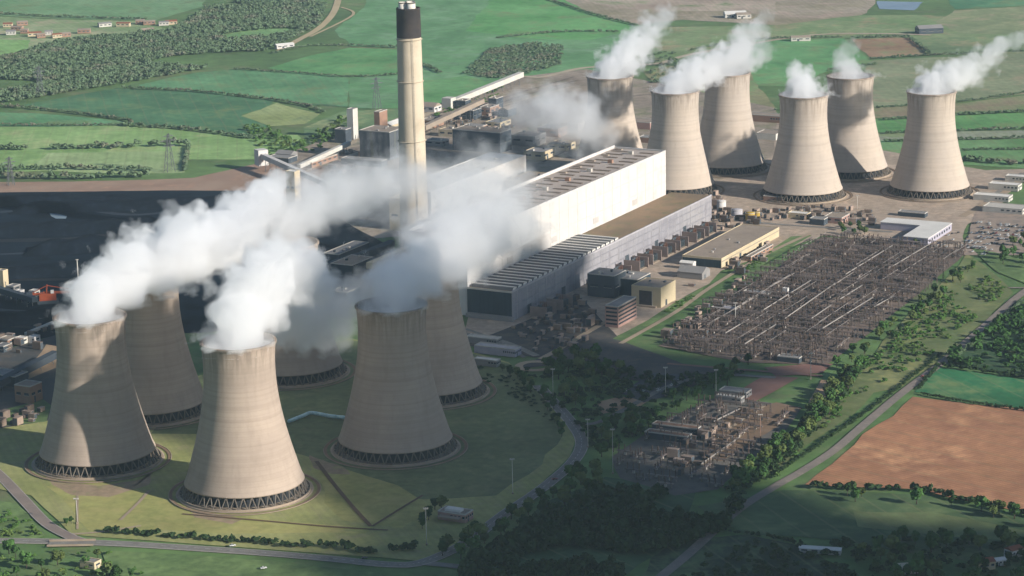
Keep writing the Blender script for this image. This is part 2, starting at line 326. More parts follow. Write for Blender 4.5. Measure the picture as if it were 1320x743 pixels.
road([(1345, 360), (1310, 385), (1265, 425), (1215, 468), (1160, 510), (1110, 552), (1075, 582), (1035, 608), (1000, 628), (950, 660), (880, 722), (820, 770)], 8, track, 'track')
road([(1300, 372), (1345, 372)], 4, track, 'track')
road([(1345, 206), (1310, 236), (1275, 260), (1240, 280)], 9, M('haul_road', 'a08e78', '907e6a', .05))
road([(1318, 224), (1270, 262)], 6, asph)
road([(420, 200), (470, 178), (545, 150), (600, 128), (665, 101), (700, 100), (755, 88), (845, 83), (890, 71), (1000, 52), (1060, 45), (1130, 44), (1200, 46)], 11, M('far_road', 'b5a48c', 'a3947e', .02))
road([(360, 66), (385, 52), (410, 38), (428, 20), (436, 0), (440, -30)], 12, M('far_track', 'b8a582', 'ab9a78', .02), 'track')
road([(440, 10), (455, 20), (400, 48)], 5, MATS['far_track'], 'track')
road([(945, 285), (1000, 290), (1060, 294), (1150, 300)], 6, asph)
road([(860, 470), (960, 478), (1060, 486)], 5, MATS['red_gravel'])
road([(935, 558), (960, 540), (985, 525)], 3, pale, 'path'); road([(905, 600), (940, 575), (960, 558)], 3, pale, 'path')
road([(155, 672), (178, 650), (192, 634)], 2.5, pale, 'path'); road([(100, 684), (100, 640)], 1.6, pale, 'path')
brown = M('worn_earth', '6b5540', '5a4a3a', .1)
road([(408, 596), (430, 625), (455, 655), (478, 680)], 3.2, brown, 'path'); road([(480, 680), (520, 655), (545, 640)], 2.2, brown, 'path')
road([(235, 664), (330, 672), (420, 680), (500, 685)], 2.2, brown, 'path')
for pts in ([(380, 213), (430, 196), (480, 185)], [(392, 222), (440, 204), (520, 178), (600, 152)], [(1000, 158), (1030, 160), (1075, 163)], [(600, 150), (680, 128), (740, 112)]): road(pts, 5, MATS['far_road'], 'path')
rail = M('rail_ballast', '6a5c52', '5a4e48', .2, 6, grain=(.3, .2))
for q in ([(385, 224), (430, 206), (500, 184), (560, 160), (640, 130), (740, 100)], [(388, 228), (436, 210), (506, 188), (566, 164), (646, 133), (746, 104)], [(340, 222), (400, 214), (460, 194)], [(560, 190), (620, 176), (700, 150), (790, 128), (880, 120)], [(700, 210), (760, 182), (830, 160)]): Z[0] += .004; ribbon('railway', q, 3.4, rail, Z[0])
dash = MB(); Wm = smooth_path(wpoly(main_pts), 14)
for a_, b_ in list(zip(Wm[:-1], Wm[1:]))[::2]:
    d_ = (b_-a_).normalized(); q_ = Vector((-d_.y, d_.x, 0))*.14; b_ = a_+d_*min(5, (b_-a_).length); o_ = len(dash.v); dash.add([a_+q_-Wm[0], a_-q_-Wm[0], b_-q_-Wm[0], b_+q_-Wm[0]], [(0, 1, 2, 3)])
tag(dash.build('road_marking', M('road_paint', 'c8c6be', 'b4b2aa', .5), loc=(Wm[0].x, Wm[0].y, Z[0]+.1)), kind='structure')
# coal heaps (terrain)
def heap(name, c, L, Wd, H, ang, mat, seed=0):
    n, m = 26, 12; mb = MB(); vs = []
    for i in range(n+1):
        for j in range(m+1):
            a, b = i/n*2-1, j/m*2-1
            h = min(1, (1-abs(a))*L/(2*Wd)*2.2)*min(1, (1-abs(b))*1.7); x, y = a*L/2, b*Wd/2
            k = 1+.35*mnoise.noise(Vector((x*.03+seed, y*.03, seed)))
            vs.append((x*(1+.04*mnoise.noise(Vector((y*.1, seed, 0)))), y*k, H*h*(1+.4*mnoise.noise(Vector((x*.05, y*.05, seed)))) - .1))
    mb.add(vs, [(i*(m+1)+j, (i+1)*(m+1)+j, (i+1)*(m+1)+j+1, i*(m+1)+j+1) for i in range(n) for j in range(m)], 0, True)
    return tag(mb.build(name, mat, loc=(c.x, c.y, Z[0]), rz=ang), kind='structure')
heapm = M('coal', '0d131b', '161e28', .06, 10, col3='1e2630', scale3=.12, rough=1, spec=.04)
for i, (px, py, L, Wd, H, an) in enumerate([(60, 300, 260, 50, 10, .1), (190, 268, 300, 40, 9, .05), (170, 320, 220, 46, 11, .12), (20, 415, 150, 40, 8, .5), (60, 262, 200, 34, 8, 0), (330, 330, 160, 50, 11, .3), (40, 355, 170, 40, 9, .2), (420, 380, 120, 50, 10, .8)]):
    heap('coal_heap', G(px, py), L, Wd, H, an, heapm, i*3.1)
pud = M('puddle_water', '76868e', '8a989e', .1, rough=.3, spec=.5)
for q in ([(64, 276), (76, 277), (86, 280), (85, 283), (72, 283), (66, 280)], [(112, 256), (138, 258), (144, 261), (118, 260)], [(20, 300), (40, 302), (30, 305)]): sheet('puddle', q, pud, Z[0]+.03, 1)
ct = M('coal_track', '1e2833', '28323d', .05, 9); cd = M('coal_dark', '0c1118', '10161e', .05, 9)
for q, w_, m_ in [([(-20, 330), (60, 326), (140, 318), (220, 300), (330, 268)], 9, ct), ([(-20, 345), (80, 346), (170, 342), (260, 320)], 6, ct), ([(-20, 276), (90, 270), (180, 278), (300, 262)], 10, ct), ([(-20, 290), (100, 294), (210, 286), (320, 262)], 14, cd), ([(-20, 312), (110, 308), (200, 294)], 16, cd), ([(-20, 262), (120, 266), (250, 256)], 12, cd), ([(-20, 360), (60, 362), (160, 358), (240, 340)], 12, cd), ([(-20, 400), (60, 404), (120, 408)], 8, ct), ([(-20, 418), (50, 424), (110, 420)], 10, cd), ([(-20, 384), (70, 376), (150, 372)], 7, ct)]:
    Z[0] += .01; ribbon('coal_track', q, w_, m_, Z[0], jit=.5)
# ================================================================== COOLING TOWERS
def tower_mat(name, base, alt, stain):
    m = bpy.data.materials.new(name); m.use_nodes = True; MATS[name] = m; nt = m.node_tree; N = nt.nodes; L = nt.links; b = N['Principled BSDF']
    b.inputs['Roughness'].default_value = .92; b.inputs['Specular IOR Level'].default_value = .2
    tc = N.new('ShaderNodeTexCoord'); oi = N.new('ShaderNodeObjectInfo')
    of = N.new('ShaderNodeVectorMath'); of.operation = 'SCALE'; of.inputs[0].default_value = (310, 170, 0); L.new(oi.outputs['Random'], of.inputs['Scale'])
    ad = N.new('ShaderNodeVectorMath'); L.new(tc.outputs['Object'], ad.inputs[0]); L.new(of.outputs[0], ad.inputs[1])
    def nz(sv, det=6, dist=0):
        mp = N.new('ShaderNodeMapping'); mp.inputs['Scale'].default_value = sv; L.new(ad.outputs[0], mp.inputs['Vector'])
        n = N.new('ShaderNodeTexNoise'); n.inputs['Scale'].default_value = 1; n.inputs['Detail'].default_value = det; n.inputs['Roughness'].default_value = .6; L.new(mp.outputs[0], n.inputs['Vector']); return n.outputs['Fac']
    def rm(s, a, c, lo=0, hi=1):
        r = N.new('ShaderNodeMapRange'); r.inputs['From Min'].default_value = a; r.inputs['From Max'].default_value = c; r.inputs['To Min'].default_value = lo; r.inputs['To Max'].default_value = hi; L.new(s, r.inputs['Value']); return r.outputs[0]
    def mul(a, c):
        x = N.new('ShaderNodeMath'); x.operation = 'MULTIPLY'; L.new(a, x.inputs[0])
        if isinstance(c, float): x.inputs[1].default_value = c
        else: L.new(c, x.inputs[1])
        return x.outputs[0]
    def mix(f, a, c):
        x = N.new('ShaderNodeMix'); x.data_type = 'RGBA'; L.new(f, x.inputs[0])
        for k, s in ((6, a), (7, c)):
            if isinstance(s, tuple): x.inputs[k].default_value = s
            else: L.new(s, x.inputs[k])
        return x.outputs[2]
    out = mix(rm(nz((.03, .03, .03), 8), .35, .65), lin(base), lin(alt))
    out = mix(mul(rm(nz((.22, .22, .012), 4),   .5, .72), .24), out, lin(stain))           # rain streaks
    sp = N.new('ShaderNodeSeparateXYZ'); L.new(tc.outputs['Object'], sp.inputs[0])
    top = rm(sp.outputs['Z'], 84, 111); out = mix(mul(mul(top, rm(nz((.3, .3, .03), 5), .42, .62)), .5), out, lin('5a4f44'))     # wet staining under the rim
    bandn = N.new('ShaderNodeTexWave'); bandn.bands_direction = 'Z'; bandn.inputs['Scale'].default_value = .09; bandn.inputs['Distortion'].default_value = .3
    L.new(tc.outputs['Object'], bandn.inputs['Vector']); out = mix(mul(rm(bandn.outputs['Fac'], .82, 1), .16), out, lin(stain))    # pour lifts
    b2 = N.new('ShaderNodeTexNoise'); b2.noise_dimensions = '1D'; b2.inputs['Scale'].default_value = .22; b2.inputs['Detail'].default_value = 5; L.new(sp.outputs['Z'], b2.inputs['W'])
    out = mix(mul(rm(b2.outputs['Fac'], .45, .7), .22), out, lin(stain))
    L.new(out, b.inputs['Base Color']); return m
tmS = tower_mat('weathered_concrete', '9c8d80', 'a9998a', '7c6e62')
tmN = tower_mat('pale_concrete', 'aca094', 'b5a798', '8c8072')
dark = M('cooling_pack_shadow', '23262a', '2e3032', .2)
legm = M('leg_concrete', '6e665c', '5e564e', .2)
basinm = M('basin_concrete', 'a2917e', '8c7d6c', .08, 8)
brownring = M('basin_earth', '7a6450', '8c745c', .06, 8)
def rsh(z): return 26.0*math.sqrt(1+((z-95)/64.3)**2)
NL = 44
def tower_meshes(sm):
    zs = [8.6, 9.6]+[9.6+(113.2-9.6)*k/30 for k in range(1, 31)]+[114]
    mb = MB(); prof = [(rsh(z)+(.5 if z < 9.7 else 0), z) for z in zs]
    prof[-1] = (rsh(113.2), 114); prof += [(rsh(113)-1.2, 114)]+[(rsh(z)-.9, z) for z in (110, 100, 90, 75, 60, 40, 20, 9.4)]
    mb.lathe(prof, 96); mb.f += [((len(prof)-1)*96+(k+1) % 96, (len(prof)-1)*96+k, k, (k+1) % 96)[::-1] for k in range(96)]; mb.mi += [0]*96; mb.sm += [False]*96
    shell = mb.mesh('shell', [sm])
    rim = MB(); r0 = rsh(113); rim.lathe([(r0+.15, 112.2), (r0+.8, 112.4), (r0+.8, 113.9), (r0+.1, 114.1)], 96, smooth=False)
    lm = MB(); r1 = 46.6; r2 = rsh(9)-.35; h = math.pi/NL
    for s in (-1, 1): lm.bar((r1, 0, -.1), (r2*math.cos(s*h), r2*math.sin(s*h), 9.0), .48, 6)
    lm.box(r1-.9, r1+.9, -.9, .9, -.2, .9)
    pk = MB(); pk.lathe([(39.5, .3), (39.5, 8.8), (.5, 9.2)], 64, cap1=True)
    bs = MB(); bs.lathe([(47.6, -.2), (47.6, 1.5), (48.4, 1.5), (48.4, -.2)], 96, smooth=False); bs.lathe([(47.55, .4), (1, .4)], 64)
    ap = MB(); ap.lathe([(48.5, .1), (50.2, .12), (50.3, .0)], 96); pr = MB(); pr.lathe([(53.0, .05), (55.2, .06)], 96)
    kb = MB(); kb.lathe([(55.3, .0), (55.3, .4), (55.8, .4), (55.8, .0)], 96, smooth=False)
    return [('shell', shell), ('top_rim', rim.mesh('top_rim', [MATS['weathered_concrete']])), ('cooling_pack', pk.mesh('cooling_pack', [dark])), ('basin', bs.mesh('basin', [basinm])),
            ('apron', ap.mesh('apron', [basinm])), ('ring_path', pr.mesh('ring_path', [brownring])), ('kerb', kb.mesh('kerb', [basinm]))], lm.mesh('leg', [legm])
TS = tower_meshes(tmS); TN = tower_meshes(tmN)
# rename guard: the two sets share part names, Blender adds its own suffix
TOW = {'A': (-318.3, 1888.9), 'B': (-294.5, 2022.5), 'C': (-198.5, 1806.6), 'D': (-189.6, 2128.4), 'E': (-91.9, 1905.8), 'F': (-70., 2060.1),
       'G': (118.7, 2979.8), 'H': (187.0, 2866), 'I': (255.5, 2986), 'J': (326., 2823.1), 'K': (393.8, 2945.7), 'L': (468., 2828.3)}
TLAB = {'A': 'grey concrete cooling tower at far left of the near group, nearest the bottom left road',
 'B': 'cooling tower of the near group half hidden behind the leftmost tower, beside the coal yard',
 'C': 'brown grey cooling tower standing nearest the camera, in front of a thick white plume',
 'D': 'cooling tower of the near group almost wholly hidden by steam, only its dark base showing',
 'E': 'shaded near cooling tower on the dark lawn, right end of the teal pipe',
 'F': 'near cooling tower right behind the shaded one, next to the turbine hall end',
 'G': 'sunlit cooling tower behind the white boiler house, its base hidden, leftmost of the far group',
 'H': 'sunlit cooling tower rising just past the right end of the white boiler house',
 'I': 'far cooling tower set back, second from the boiler house end',
 'J': 'pale tower in the middle of the far front row, with a short steam wisp',
 'K': 'far cooling tower set back between the middle front one and the rightmost one',
 'L': 'rightmost cooling tower of all, pale and sunlit, plume streaming to the right edge'}
for k, (x, y) in TOW.items():
    t = thing('cooling_tower', TLAB[k], 'cooling tower', (x, y, Z[0]), {'K': .4, 'J': 1.1}.get(k, 0), 'natural draught cooling towers')
    parts, leg = TS if k in 'ABCDEF' else TN
    for n, me in parts:
        o = bpy.data.objects.new(n, me); COL.objects.link(o); o.parent = t
    for i in range(NL):
        o = bpy.data.objects.new('leg', leg); COL.objects.link(o); o.parent = t; o.rotation_euler = (0, 0, 2*math.pi*i/NL)
# teal pipe between two towers
mb = MB(); pp = smooth_path([G(372, 545, 2), G(390, 538, 2), G(402, 534, 2), G(425, 538, 2), G(444, 540, 2)], 5); c = pp[0].copy()
for a, b in zip(pp[:-1], pp[1:]): mb.bar(a-c, b-c, 1.5, 8)
tp = thing('water_pipe', 'pale teal pipe crossing the dark lawn between two near cooling towers', 'pipe', (c.x, c.y, c.z+Z[0]))
mb.build('pipe_run', M('teal_paint', 'bcd6d8', 'a8c6ca', .2, rough=.5), tp)
for i in range(3, len(pp)-1, 4):
    q = pp[i]-c; MB().box(q.x-.5, q.x+.5, q.y-.5, q.y+.5, -2.2, -.9).build('support', basinm, tp)
# ================================================================== CHIMNEY
chm = M('chimney_concrete', 'b6a892', 'c0b29c', .05, 8, col3='a3957f', scale3=.02)
cx, cy = -97.4, 2557.7; ch = thing('chimney', 'tall tapering concrete chimney with a black band and white flue ends at top', 'chimney', (cx, cy, Z[0]))
mb = MB(); mb.lathe([(15.2, 0), (14.4, 40), (13.5, 110), (12.6, 180), (12.1, 224)], 64); mb.build('shaft', chm, ch)
mb = MB(); mb.lathe([(12.25, 224), (12.25, 225), (11.9, 252), (12.1, 252.2), (12.1, 253.4), (10.9, 253.4), (10.9, 250)], 64, cap1=True); mb.build('dark_band', M('black_band', '322e2e', '423b36', .1, 8), ch)
wh = M('white_flue', 'd8d2c6', 'c8c0b2', .1)
for i in range(3):
    a = rad(-90+35+i*120); x, y = 5.2*math.cos(a), 5.2*math.sin(a)
    f = MB().lathe([(4.4, 250.2), (4.4, 259), (4.0, 259), (4.0, 251)], 32, cx=x, cy=y).build('flue', wh, ch)
    MB().lathe([(4.55, 258), (4.55, 259.2), (4.41, 259.2), (4.41, 258)], 32, cx=x, cy=y, smooth=False).build('collar', M('flue_collar', '6a645c'), f)
MB().box(-13, 13, -13, 13, -.5, 12).build('plinth', chm, ch)
lad = MB()
for s in (-.5, .5): lad.bar((s+4, -14.6, 12), (s+3, -12.5, 224), .15)
for i in range(60): lad.bar((3.4, -14.55+2.1*i/60, 14+i*3.5), (4.6, -14.55+2.1*i/60, 14+i*3.5), .1)
lad.build('ladder', M('steel_grey', '6a6c6c', '5c5e60', .4, rough=.6), ch)
for z, r in ((120, 14.1), (180, 13.3), (222, 12.9)):
    MB().lathe([(r-.9, z), (r+.6, z), (r+.3, z+.2), (r-.9, z+.2)], 48, smooth=False).build('gallery', chm, ch)
# ================================================================== BUILDINGS
glass = M('window_glass', '2c343c', '3a444c', .5, rough=.25, spec=.5); doorm = M('door_paint', '4a5258', '3e464c', .3, rough=.6)
white = M('white_cladding', 'c6c2bd', 'bfbab4', .02, 9, col3='b8b2ab', scale3=.06, streak=.05)
cream = M('cream_render', 'c0b092', 'b2a284', .06, 8); tan = M('tan_brick', '9a7a66', '8c6e5c', .1, 8)
slate = M('dark_cladding', '3a424a', '444c52', .05, 8); teal = M('teal_cladding', '2c3a42', '364550', .03, 8, streak=.25)
mauve = M('mauve_cladding', '8a888d', '949192', .02, 8, col3='7e7b80', scale3=.05, streak=.14)
rbrown = M('felt_roof_brown', '8c745a', '746450', .03, 9, col3='6a6a48', scale3=.05); rgrey = M('felt_roof_grey', '7c7a78', '8a8682', .05, 8)
rtan = M('felt_roof_tan', '988a7a', '8c7e70', .03, 8, col3='80746a', scale3=.1, grain=(.2, .12)); rwhite = M('white_roof', 'd4d0c8', 'c8c4bc', .05, 8); rred = M('clay_tile', '8f5a44', '7c4c3a', .3)
steel = MATS['steel_grey']; trim = M('trim_paint', 'b8b2a8', 'aaa49a', .3)
gallm = M('conveyor_cladding', 'c4c0b6', 'b4aea4', .05)
def building(name, label, cat, c, du, dw, h, wm, rm, rz=PA, roof='flat', nwin=0, wz=None, door=True, vents=0, group=None, bands=0, wins='uw', ov=.4):
    """c: near corner (u=0,w=0). parts: wall, roof, parapet, windows, door, roof vents"""
    t = thing(name, label, cat, (c[0], c[1], Z[0]), rz, group)
    MB().box(0, du, 0, dw, -.4, h).build('wall', wm, t)
    if roof == 'flat':
        MB().box(.6, du-.6, .6, dw-.6, h-.2, h+.12).build('roof', rm, t)
        p = MB(); e = .7
        for x0, x1, y0, y1 in ((-.05, du+.05, -.05, .6), (-.05, du+.05, dw-.6, dw+.05), (-.05, .6, .6, dw-.6), (du-.6, du+.05, .6, dw-.6)): p.box(x0, x1, y0, y1, h-.15, h+e)
        p.build('parapet', trim if wm not in (white, cream) else wm, t)
    elif roof == 'gable':
        if du >= dw: m = MB().gable(-ov, du+ov, -ov, dw+ov, h+.003, h+dw*.22)
        else:
            m = MB().gable(-ov, dw+ov, -ov, du+ov, h+.003, h+du*.22); m.v = [(y, x, z) for x, y, z in m.v]; m.f = [tuple(reversed(f)) for f in m.f]
        m.build('roof', rm, t)
    for j in range(bands):
        z = h*(j+.6)/(bands+.3); MB().box(1, du-1, -.12, .3, z, z+min(1.6, h*.1)).build('window_band', glass, t); MB().box(-.12, .3, 1, dw-1, z, z+min(1.6, h*.1)).build('window_band', glass, t)
    if nwin:
        wz = wz or h*.45; hh = min(2.2, h*.3)
        for i in range(nwin):
            if 'u' in wins:
                x = du*(i+.5)/nwin; w = MB().box(x-du*.28/nwin, x+du*.28/nwin, -.06, .2, wz, wz+hh).build('window', glass, t); MB().box(x-du*.3/nwin, x+du*.3/nwin, -.2, .1, wz-.25, wz-.004).build('sill', trim, w)
            if 'w' in wins and i < max(2, int(nwin*dw/du)):
                nn = max(2, int(nwin*dw/du)); x = dw*(i+.5)/nn; w = MB().box(-.06, .2, x-dw*.28/nn, x+dw*.28/nn, wz, wz+hh).build('window', glass, t); MB().box(-.2, .1, x-dw*.3/nn, x+dw*.3/nn, wz-.25, wz-.004).build('sill', trim, w)
    if door:
        d = MB().box(du*.3, du*.3+min(5, du*.12), -.1, .2, -.3, min(5, h*.6)).build('door', doorm, t); MB().box(du*.3+.3, du*.3+.6, -.2, -.101, 1, 1.4).build('handle', trim, d)
    r = random.Random(len(label)*7+int(abs(c[0])))
    for i in range(vents):
        x, y = r.uniform(.1, .85)*du, r.uniform(.15, .8)*dw; a, b = r.uniform(1.5, 4), r.uniform(1, 2.5)
        MB().box(x, x+a, y, y+b, h+.1, h+r.uniform(1, 2.4)).build('roof_vent', r.choice([rgrey, trim, slate]), t)
    return t
def C(px, py, z=0): return G(px, py, z)
# turbine hall
c = P(0, 0); th = thing('turbine_hall', 'long grey turbine hall with dark end wall and ribbed roof, before the white boiler house', 'power station hall', (c.x, c.y, Z[0]), PA)
TL, TW, TH = 467, 46.8, 27
m = MB()
m.box(0, TL, 0, TW, -.4, 26.6); m.build('wall', [mauve], th)
MB().box(-.35, -.003, .6, TW-.6, 4, 26.2).build('end_wall', teal, th)
MB().box(-.5, -.1, -.3, TW+.2, 25.9, 27.6).build('end_coping', trim, th)
MB().box(-3.5, -.004, -1.5, TW, -.4, 3.4).build('plinth_canopy', rgrey, th)
MB().box(.8, TL-.8, .8, TW-.4, 26.5, 26.85).build('roof', [rbrown], th)
MB().box(0, TL, -.25, .8, 26.3, 27.8).build('parapet', M('pale_lilac_trim', 'a8a4a6', '999698', .1), th)
nr = 22
for i in range(nr):
    u = 4+i*(232/nr); rl = MB(); y0, y1 = 1.6, TW-2.5; zt = 29.3
    rl.add([(u, y0, 26.86), (u+6.6, y0, 26.86), (u+6.6, y1, 26.86), (u, y1, 26.86), (u+1.6, y0, zt), (u+4.4, y0, zt), (u+4.4, y1, zt), (u+1.6, y1, zt)],
           [(0, 3, 2, 1), (4, 5, 6, 7), (1, 2, 6, 5), (3, 0, 4, 7)], 0); rl.add([(u, y0, 26.86), (u+6.6, y0, 26.86), (u+4.4, y0, zt), (u+1.6, y0, zt)], [(0, 1, 2, 3)], 1)
    rl.add([(u, y1, 26.86), (u+6.6, y1, 26.86), (u+4.4, y1, zt), (u+1.6, y1, zt)], [(3, 2, 1, 0)], 1)
    o = rl.build('roof_monitor', [M('monitor_grey', '57595c', '62605e', .1), rwhite], th); MB().box(u+4.5, u+6.9, y0-.6, y1, zt-1.3, zt+.25).build('flashing', rwhite, o)
for i in range(23):
    u = 10+i*20; MB().box(u, u+.5, -.22, -.002, 0, 26).build('pilaster', MATS['pale_lilac_trim'], th)
for j, z in enumerate((6, 13, 20)): MB().box(2, TL-2, -.16, -.003, z, z+1.1).build('window_band', M('lilac_glass', '78777c', '848388', .2, rough=.35), th)
for i in range(6): d = MB().box(30+i*72, 38+i*72, -.3, -.004, 0, 8).build('loading_door', doorm, th)
# boiler house
c = P(2, 47); bh = thing('boiler_house', 'huge bright white boiler house with a flat brown slotted roof behind the turbine hall', 'power station hall', (c.x, c.y, Z[0]), PA)
BL, BW, BH = 451, 61, 75
MB().box(0, BL, 0, BW, -.4, BH-2).build('wall', white, bh)
MB().box(1.4, BL-1.4, 1.4, BW-1.4, BH-2.1, BH-1.6).build('roof', M('boiler_roof', 'a6988c', 'b0a398', .04, 9, col3='94867c', scale3=.12), bh)
p = MB(); p.box(0, BL, -.1, 1.3, BH-2.2, BH); p.box(0, BL, BW-1.3, BW+.1, BH-2.2, BH+1.5); p.box(-.1, 1.3, 1.3, BW-1.3, BH-2.2, BH); p.box(BL-1.3, BL+.1, 1.3, BW-1.3, BH-2.2, BH); p.build('parapet', white, bh)
vd = M('ventilator_dark', '4a403a', '5c4e46', .2); rr_ = random.Random(4)
for i in range(26):
    u = 7+i*17
    for y in (6, 33):
        l = rr_.uniform(13, 20); y0 = y+rr_.uniform(0, 4); v = MB().box(u, u+3.2, y0, y0+l, BH-1.7, BH-.9).build('roof_ventilator', vd, bh); MB().box(u-.5, u+.02, y0-.4, y0+l+.4, BH-1.7, BH-.5).build('cowl', rtan, v)
    if i % 3 == 0: MB().box(u+7, u+11, 26, 31, BH-1.7, BH+1.9).build('lift_housing', [trim, tan][i % 2], bh)
    if i % 2: MB().box(u+8, u+12, 47, 55, BH-1.7, BH-.4).build('roof_hatch', rtan, bh)
for i in range(22): MB().box(i*20.5+8, i*20.5+8.35, -.15, -.003, 28, BH-2.3).build('cladding_joint', M('joint_grey', 'bab5af', 'b2ada7', .2), bh)
for z in (41, 58): MB().box(0, BL, -.19, -.004, z, z+.6).build('string_course', MATS['joint_grey'], bh)
for i in range(4): MB().box(80+i*95, 92+i*95, -.25, -.005, 31, 37).build('louvre', M('louvre_grey', 'b4aea8', 'a8a29c', .2), bh)
# deaerator / bunker bay dropping behind, precipitator block
far = G(678, 202, 35); du, dw = 225, 47; c = far-UV*du
t = building('precipitator_house', 'pale flat roofed block behind the boiler house beside the chimney', 'power station hall', c, du, dw, 35, white, rwhite, vents=6, door=True, nwin=8)
c = far-UV*60-WV*38; building('workshop', 'lower tan roofed block between the boiler house and the pale flat roofed block', 'building', c, 58, 34, 17, cream, rtan, vents=3, nwin=4)
c = G(752, 234, 0)-UV*34; building('annex', 'dark sided annex close behind the boiler house roof edge, under the drifting grey steam', 'building', P(512, 150), 60, 40, 22, slate, rtan, vents=2, nwin=3)
# flue ducts and stack annex in the steam
c = P(190, 236); building('duct_house', 'sunlit cream block at the foot of the chimney showing through the steam', 'building', G(528, 300, 0)-WV*2, 34, 26, 34, cream, trim, vents=2, nwin=3)
for i, (w, z) in enumerate(((150, 24), (160, 16), (176, 26), (232, 14))):
    a, b = P(20+i*12, w), P(185, w); L = (b-a).length
    d = thing('flue_duct', ['upper raised flue duct running through the steam towards the chimney', 'lower raised flue duct under the upper one in the steam', 'middle raised flue duct on trestles left of the boiler house', 'low dark flue duct nearest the coal yard in the steam'][i], 'duct', (a.x, a.y, Z[0]), PA)
    MB().box(0, L, -3.5, 3.5, z-3, z+3).build('duct', [rtan, slate, cream, slate][i], d)
    for k in range(6):
        s = MB(); s.bar((10+k*L/6.4, -3, -.3), (10+k*L/6.4, -3, z-2.9), .5); s.bar((10+k*L/6.4, 3, -.3), (10+k*L/6.4, 3, z-2.9), .5); s.build('trestle', steel, d)
for i, (u, w, h) in enumerate([(60, 205, 20), (110, 250, 16), (30, 260, 14), (130, 175, 22), (-10, 170, 12), (-40, 235, 10)]):
    building('plant_building', 'dark %s plant block in the steam between the chimney and the near towers' % ['square', 'long low', 'flat', 'tall', 'small', 'lowest'][i], 'building', P(u, w), [40, 60, 46, 30, 26, 34][i], [24, 18, 22, 20, 18, 20][i], h, slate if i % 2 else teal, rgrey if i % 3 else rtan, vents=3, nwin=3)
# far works buildings
def bld(label, px, py, dw, du, h, wm, rm, name='works_building', cat='building', **k):      # px,py: base of the corner nearest the camera
    return building(name, label, cat, G(px, py), du, dw, h, wm, rm, **k)
bld('dark ribbed hall with a tan right side, just left of the chimney beyond the works', 503, 208, 42, 36, 34, M('ribbed_slate', '3c4248', '50555a', .3, stripe=(PA+math.pi/2, 4, .5, '666a6c')), rtan, vents=3)
bld('broad dark hall with a brown end, right of the chimney beyond the works', 645, 199, 66, 30, 25, slate, rtan, vents=4, nwin=3)
bld('pale tall square silo tower at the edge of the green fields', 456, 181, 9, 12, 38, gallm, rgrey, name='silo_tower', cat='tower')
bld('dark trestle building leaning against the pale silo tower', 446, 186, 16, 14, 17, slate, rgrey, vents=1)
bld('pinkish brown tower block left of the chimney at the field edge', 490, 176, 8, 20, 30, tan, rtan, name='transfer_tower', cat='tower')
bld('low shed with a white curved roof beside the pinkish tower block', 505, 171, 16, 40, 8, cream, rwhite, roof='gable')
bld('low dark hall with a long pale roof, left of the dark ribbed hall', 492, 217, 56, 14, 7, slate, rgrey, nwin=4)
bld('long tan shed beside the rail sidings near the white conveyor', 402, 218, 12, 60, 6, tan, rtan, nwin=5)
bld('small grey domed shed behind the white conveyor', 375, 208, 22, 16, 7, rgrey, rgrey, roof='gable')
bld('cream transfer tower at the back of the coal yard, wrapped in steam', 381, 262, 12, 12, 34, cream, rwhite, name='transfer_tower', cat='tower', nwin=2)
bld('dark low shed at the foot of the conveyor head', 372, 212, 30, 20, 6, slate, rgrey)
far_b = [(560, 166, 20, 26, 9), (585, 178, 22, 20, 8), (570, 190, 24, 18, 6), (610, 156, 18, 24, 12), (632, 150, 16, 26, 10), (600, 142, 14, 16, 11), (560, 146, 22, 20, 7), (645, 166, 22, 30, 6), (620, 170, 26, 18, 5), (640, 142, 12, 20, 14), (655, 152, 14, 24, 9), (690, 190, 34, 30, 12), (720, 178, 30, 26, 10), (700, 208, 26, 34, 9), (745, 170, 24, 30, 8), (730, 196, 26, 26, 7)]
wordsz = ['low brown', 'small tan', 'flat grey', 'tall dark', 'narrow brown', 'dark square', 'low white', 'long tan', 'pinkish flat', 'slim dark', 'dark gabled', 'broad grey', 'tan square', 'long pale', 'low tan', 'square pale']
for i, (px, py, dw, du, h) in enumerate(far_b):
    bld('%s works building among the clutter %s' % (wordsz[i], 'right of the chimney' if i < 11 else 'under the drifting grey steam'), px, py, dw, du, h, [tan, cream, rgrey, slate, tan, slate, white, cream, tan, slate, slate, rgrey, tan, cream, rtan, cream][i], [rtan, rtan, rgrey, rgrey, rtan][i % 5], vents=2, nwin=2, roof='gable' if i in (10, 6) else 'flat')
# conveyors
def conveyor(label, a, b, w, h, mat, n=5, group=None, hood=None):
    d = b-a; L = Vector((d.x, d.y, 0)).length; t = thing('conveyor', label, 'conveyor', (a.x, a.y, Z[0]), math.atan2(d.y, d.x), group)
    za, zb = a.z, b.z; q = MB(); vs = []
    for x, z in ((0, za), (L, zb)): vs += [(x, -w/2, z-h/2), (x, w/2, z-h/2), (x, w/2, z+h/2), (x, -w/2, z+h/2)]
    q.add(vs, [(0, 1, 2, 3), (7, 6, 5, 4), (0, 4, 5, 1), (1, 5, 6, 2), (2, 6, 7, 3), (3, 7, 4, 0)]); q.build('gallery', mat, t)
    for k in range(n):
        x = L*(k+.5)/n; z = za+(zb-za)*(k+.5)/n-h/2
        if z > 1.5: s = MB(); s.bar((x, -w/2, -.3), (x, -w/2+.3, z), .35); s.bar((x, w/2, -.3), (x, w/2-.3, z), .35); s.bar((x, -w/2, z*.5), (x, w/2, z*.9), .25); s.build('trestle', steel, t)
    if hood: MB().box(-hood, hood*.4, -hood*.7, hood*.7, za-hood*1.3, za+hood*.8).build('head_house', mat, t)
    return t
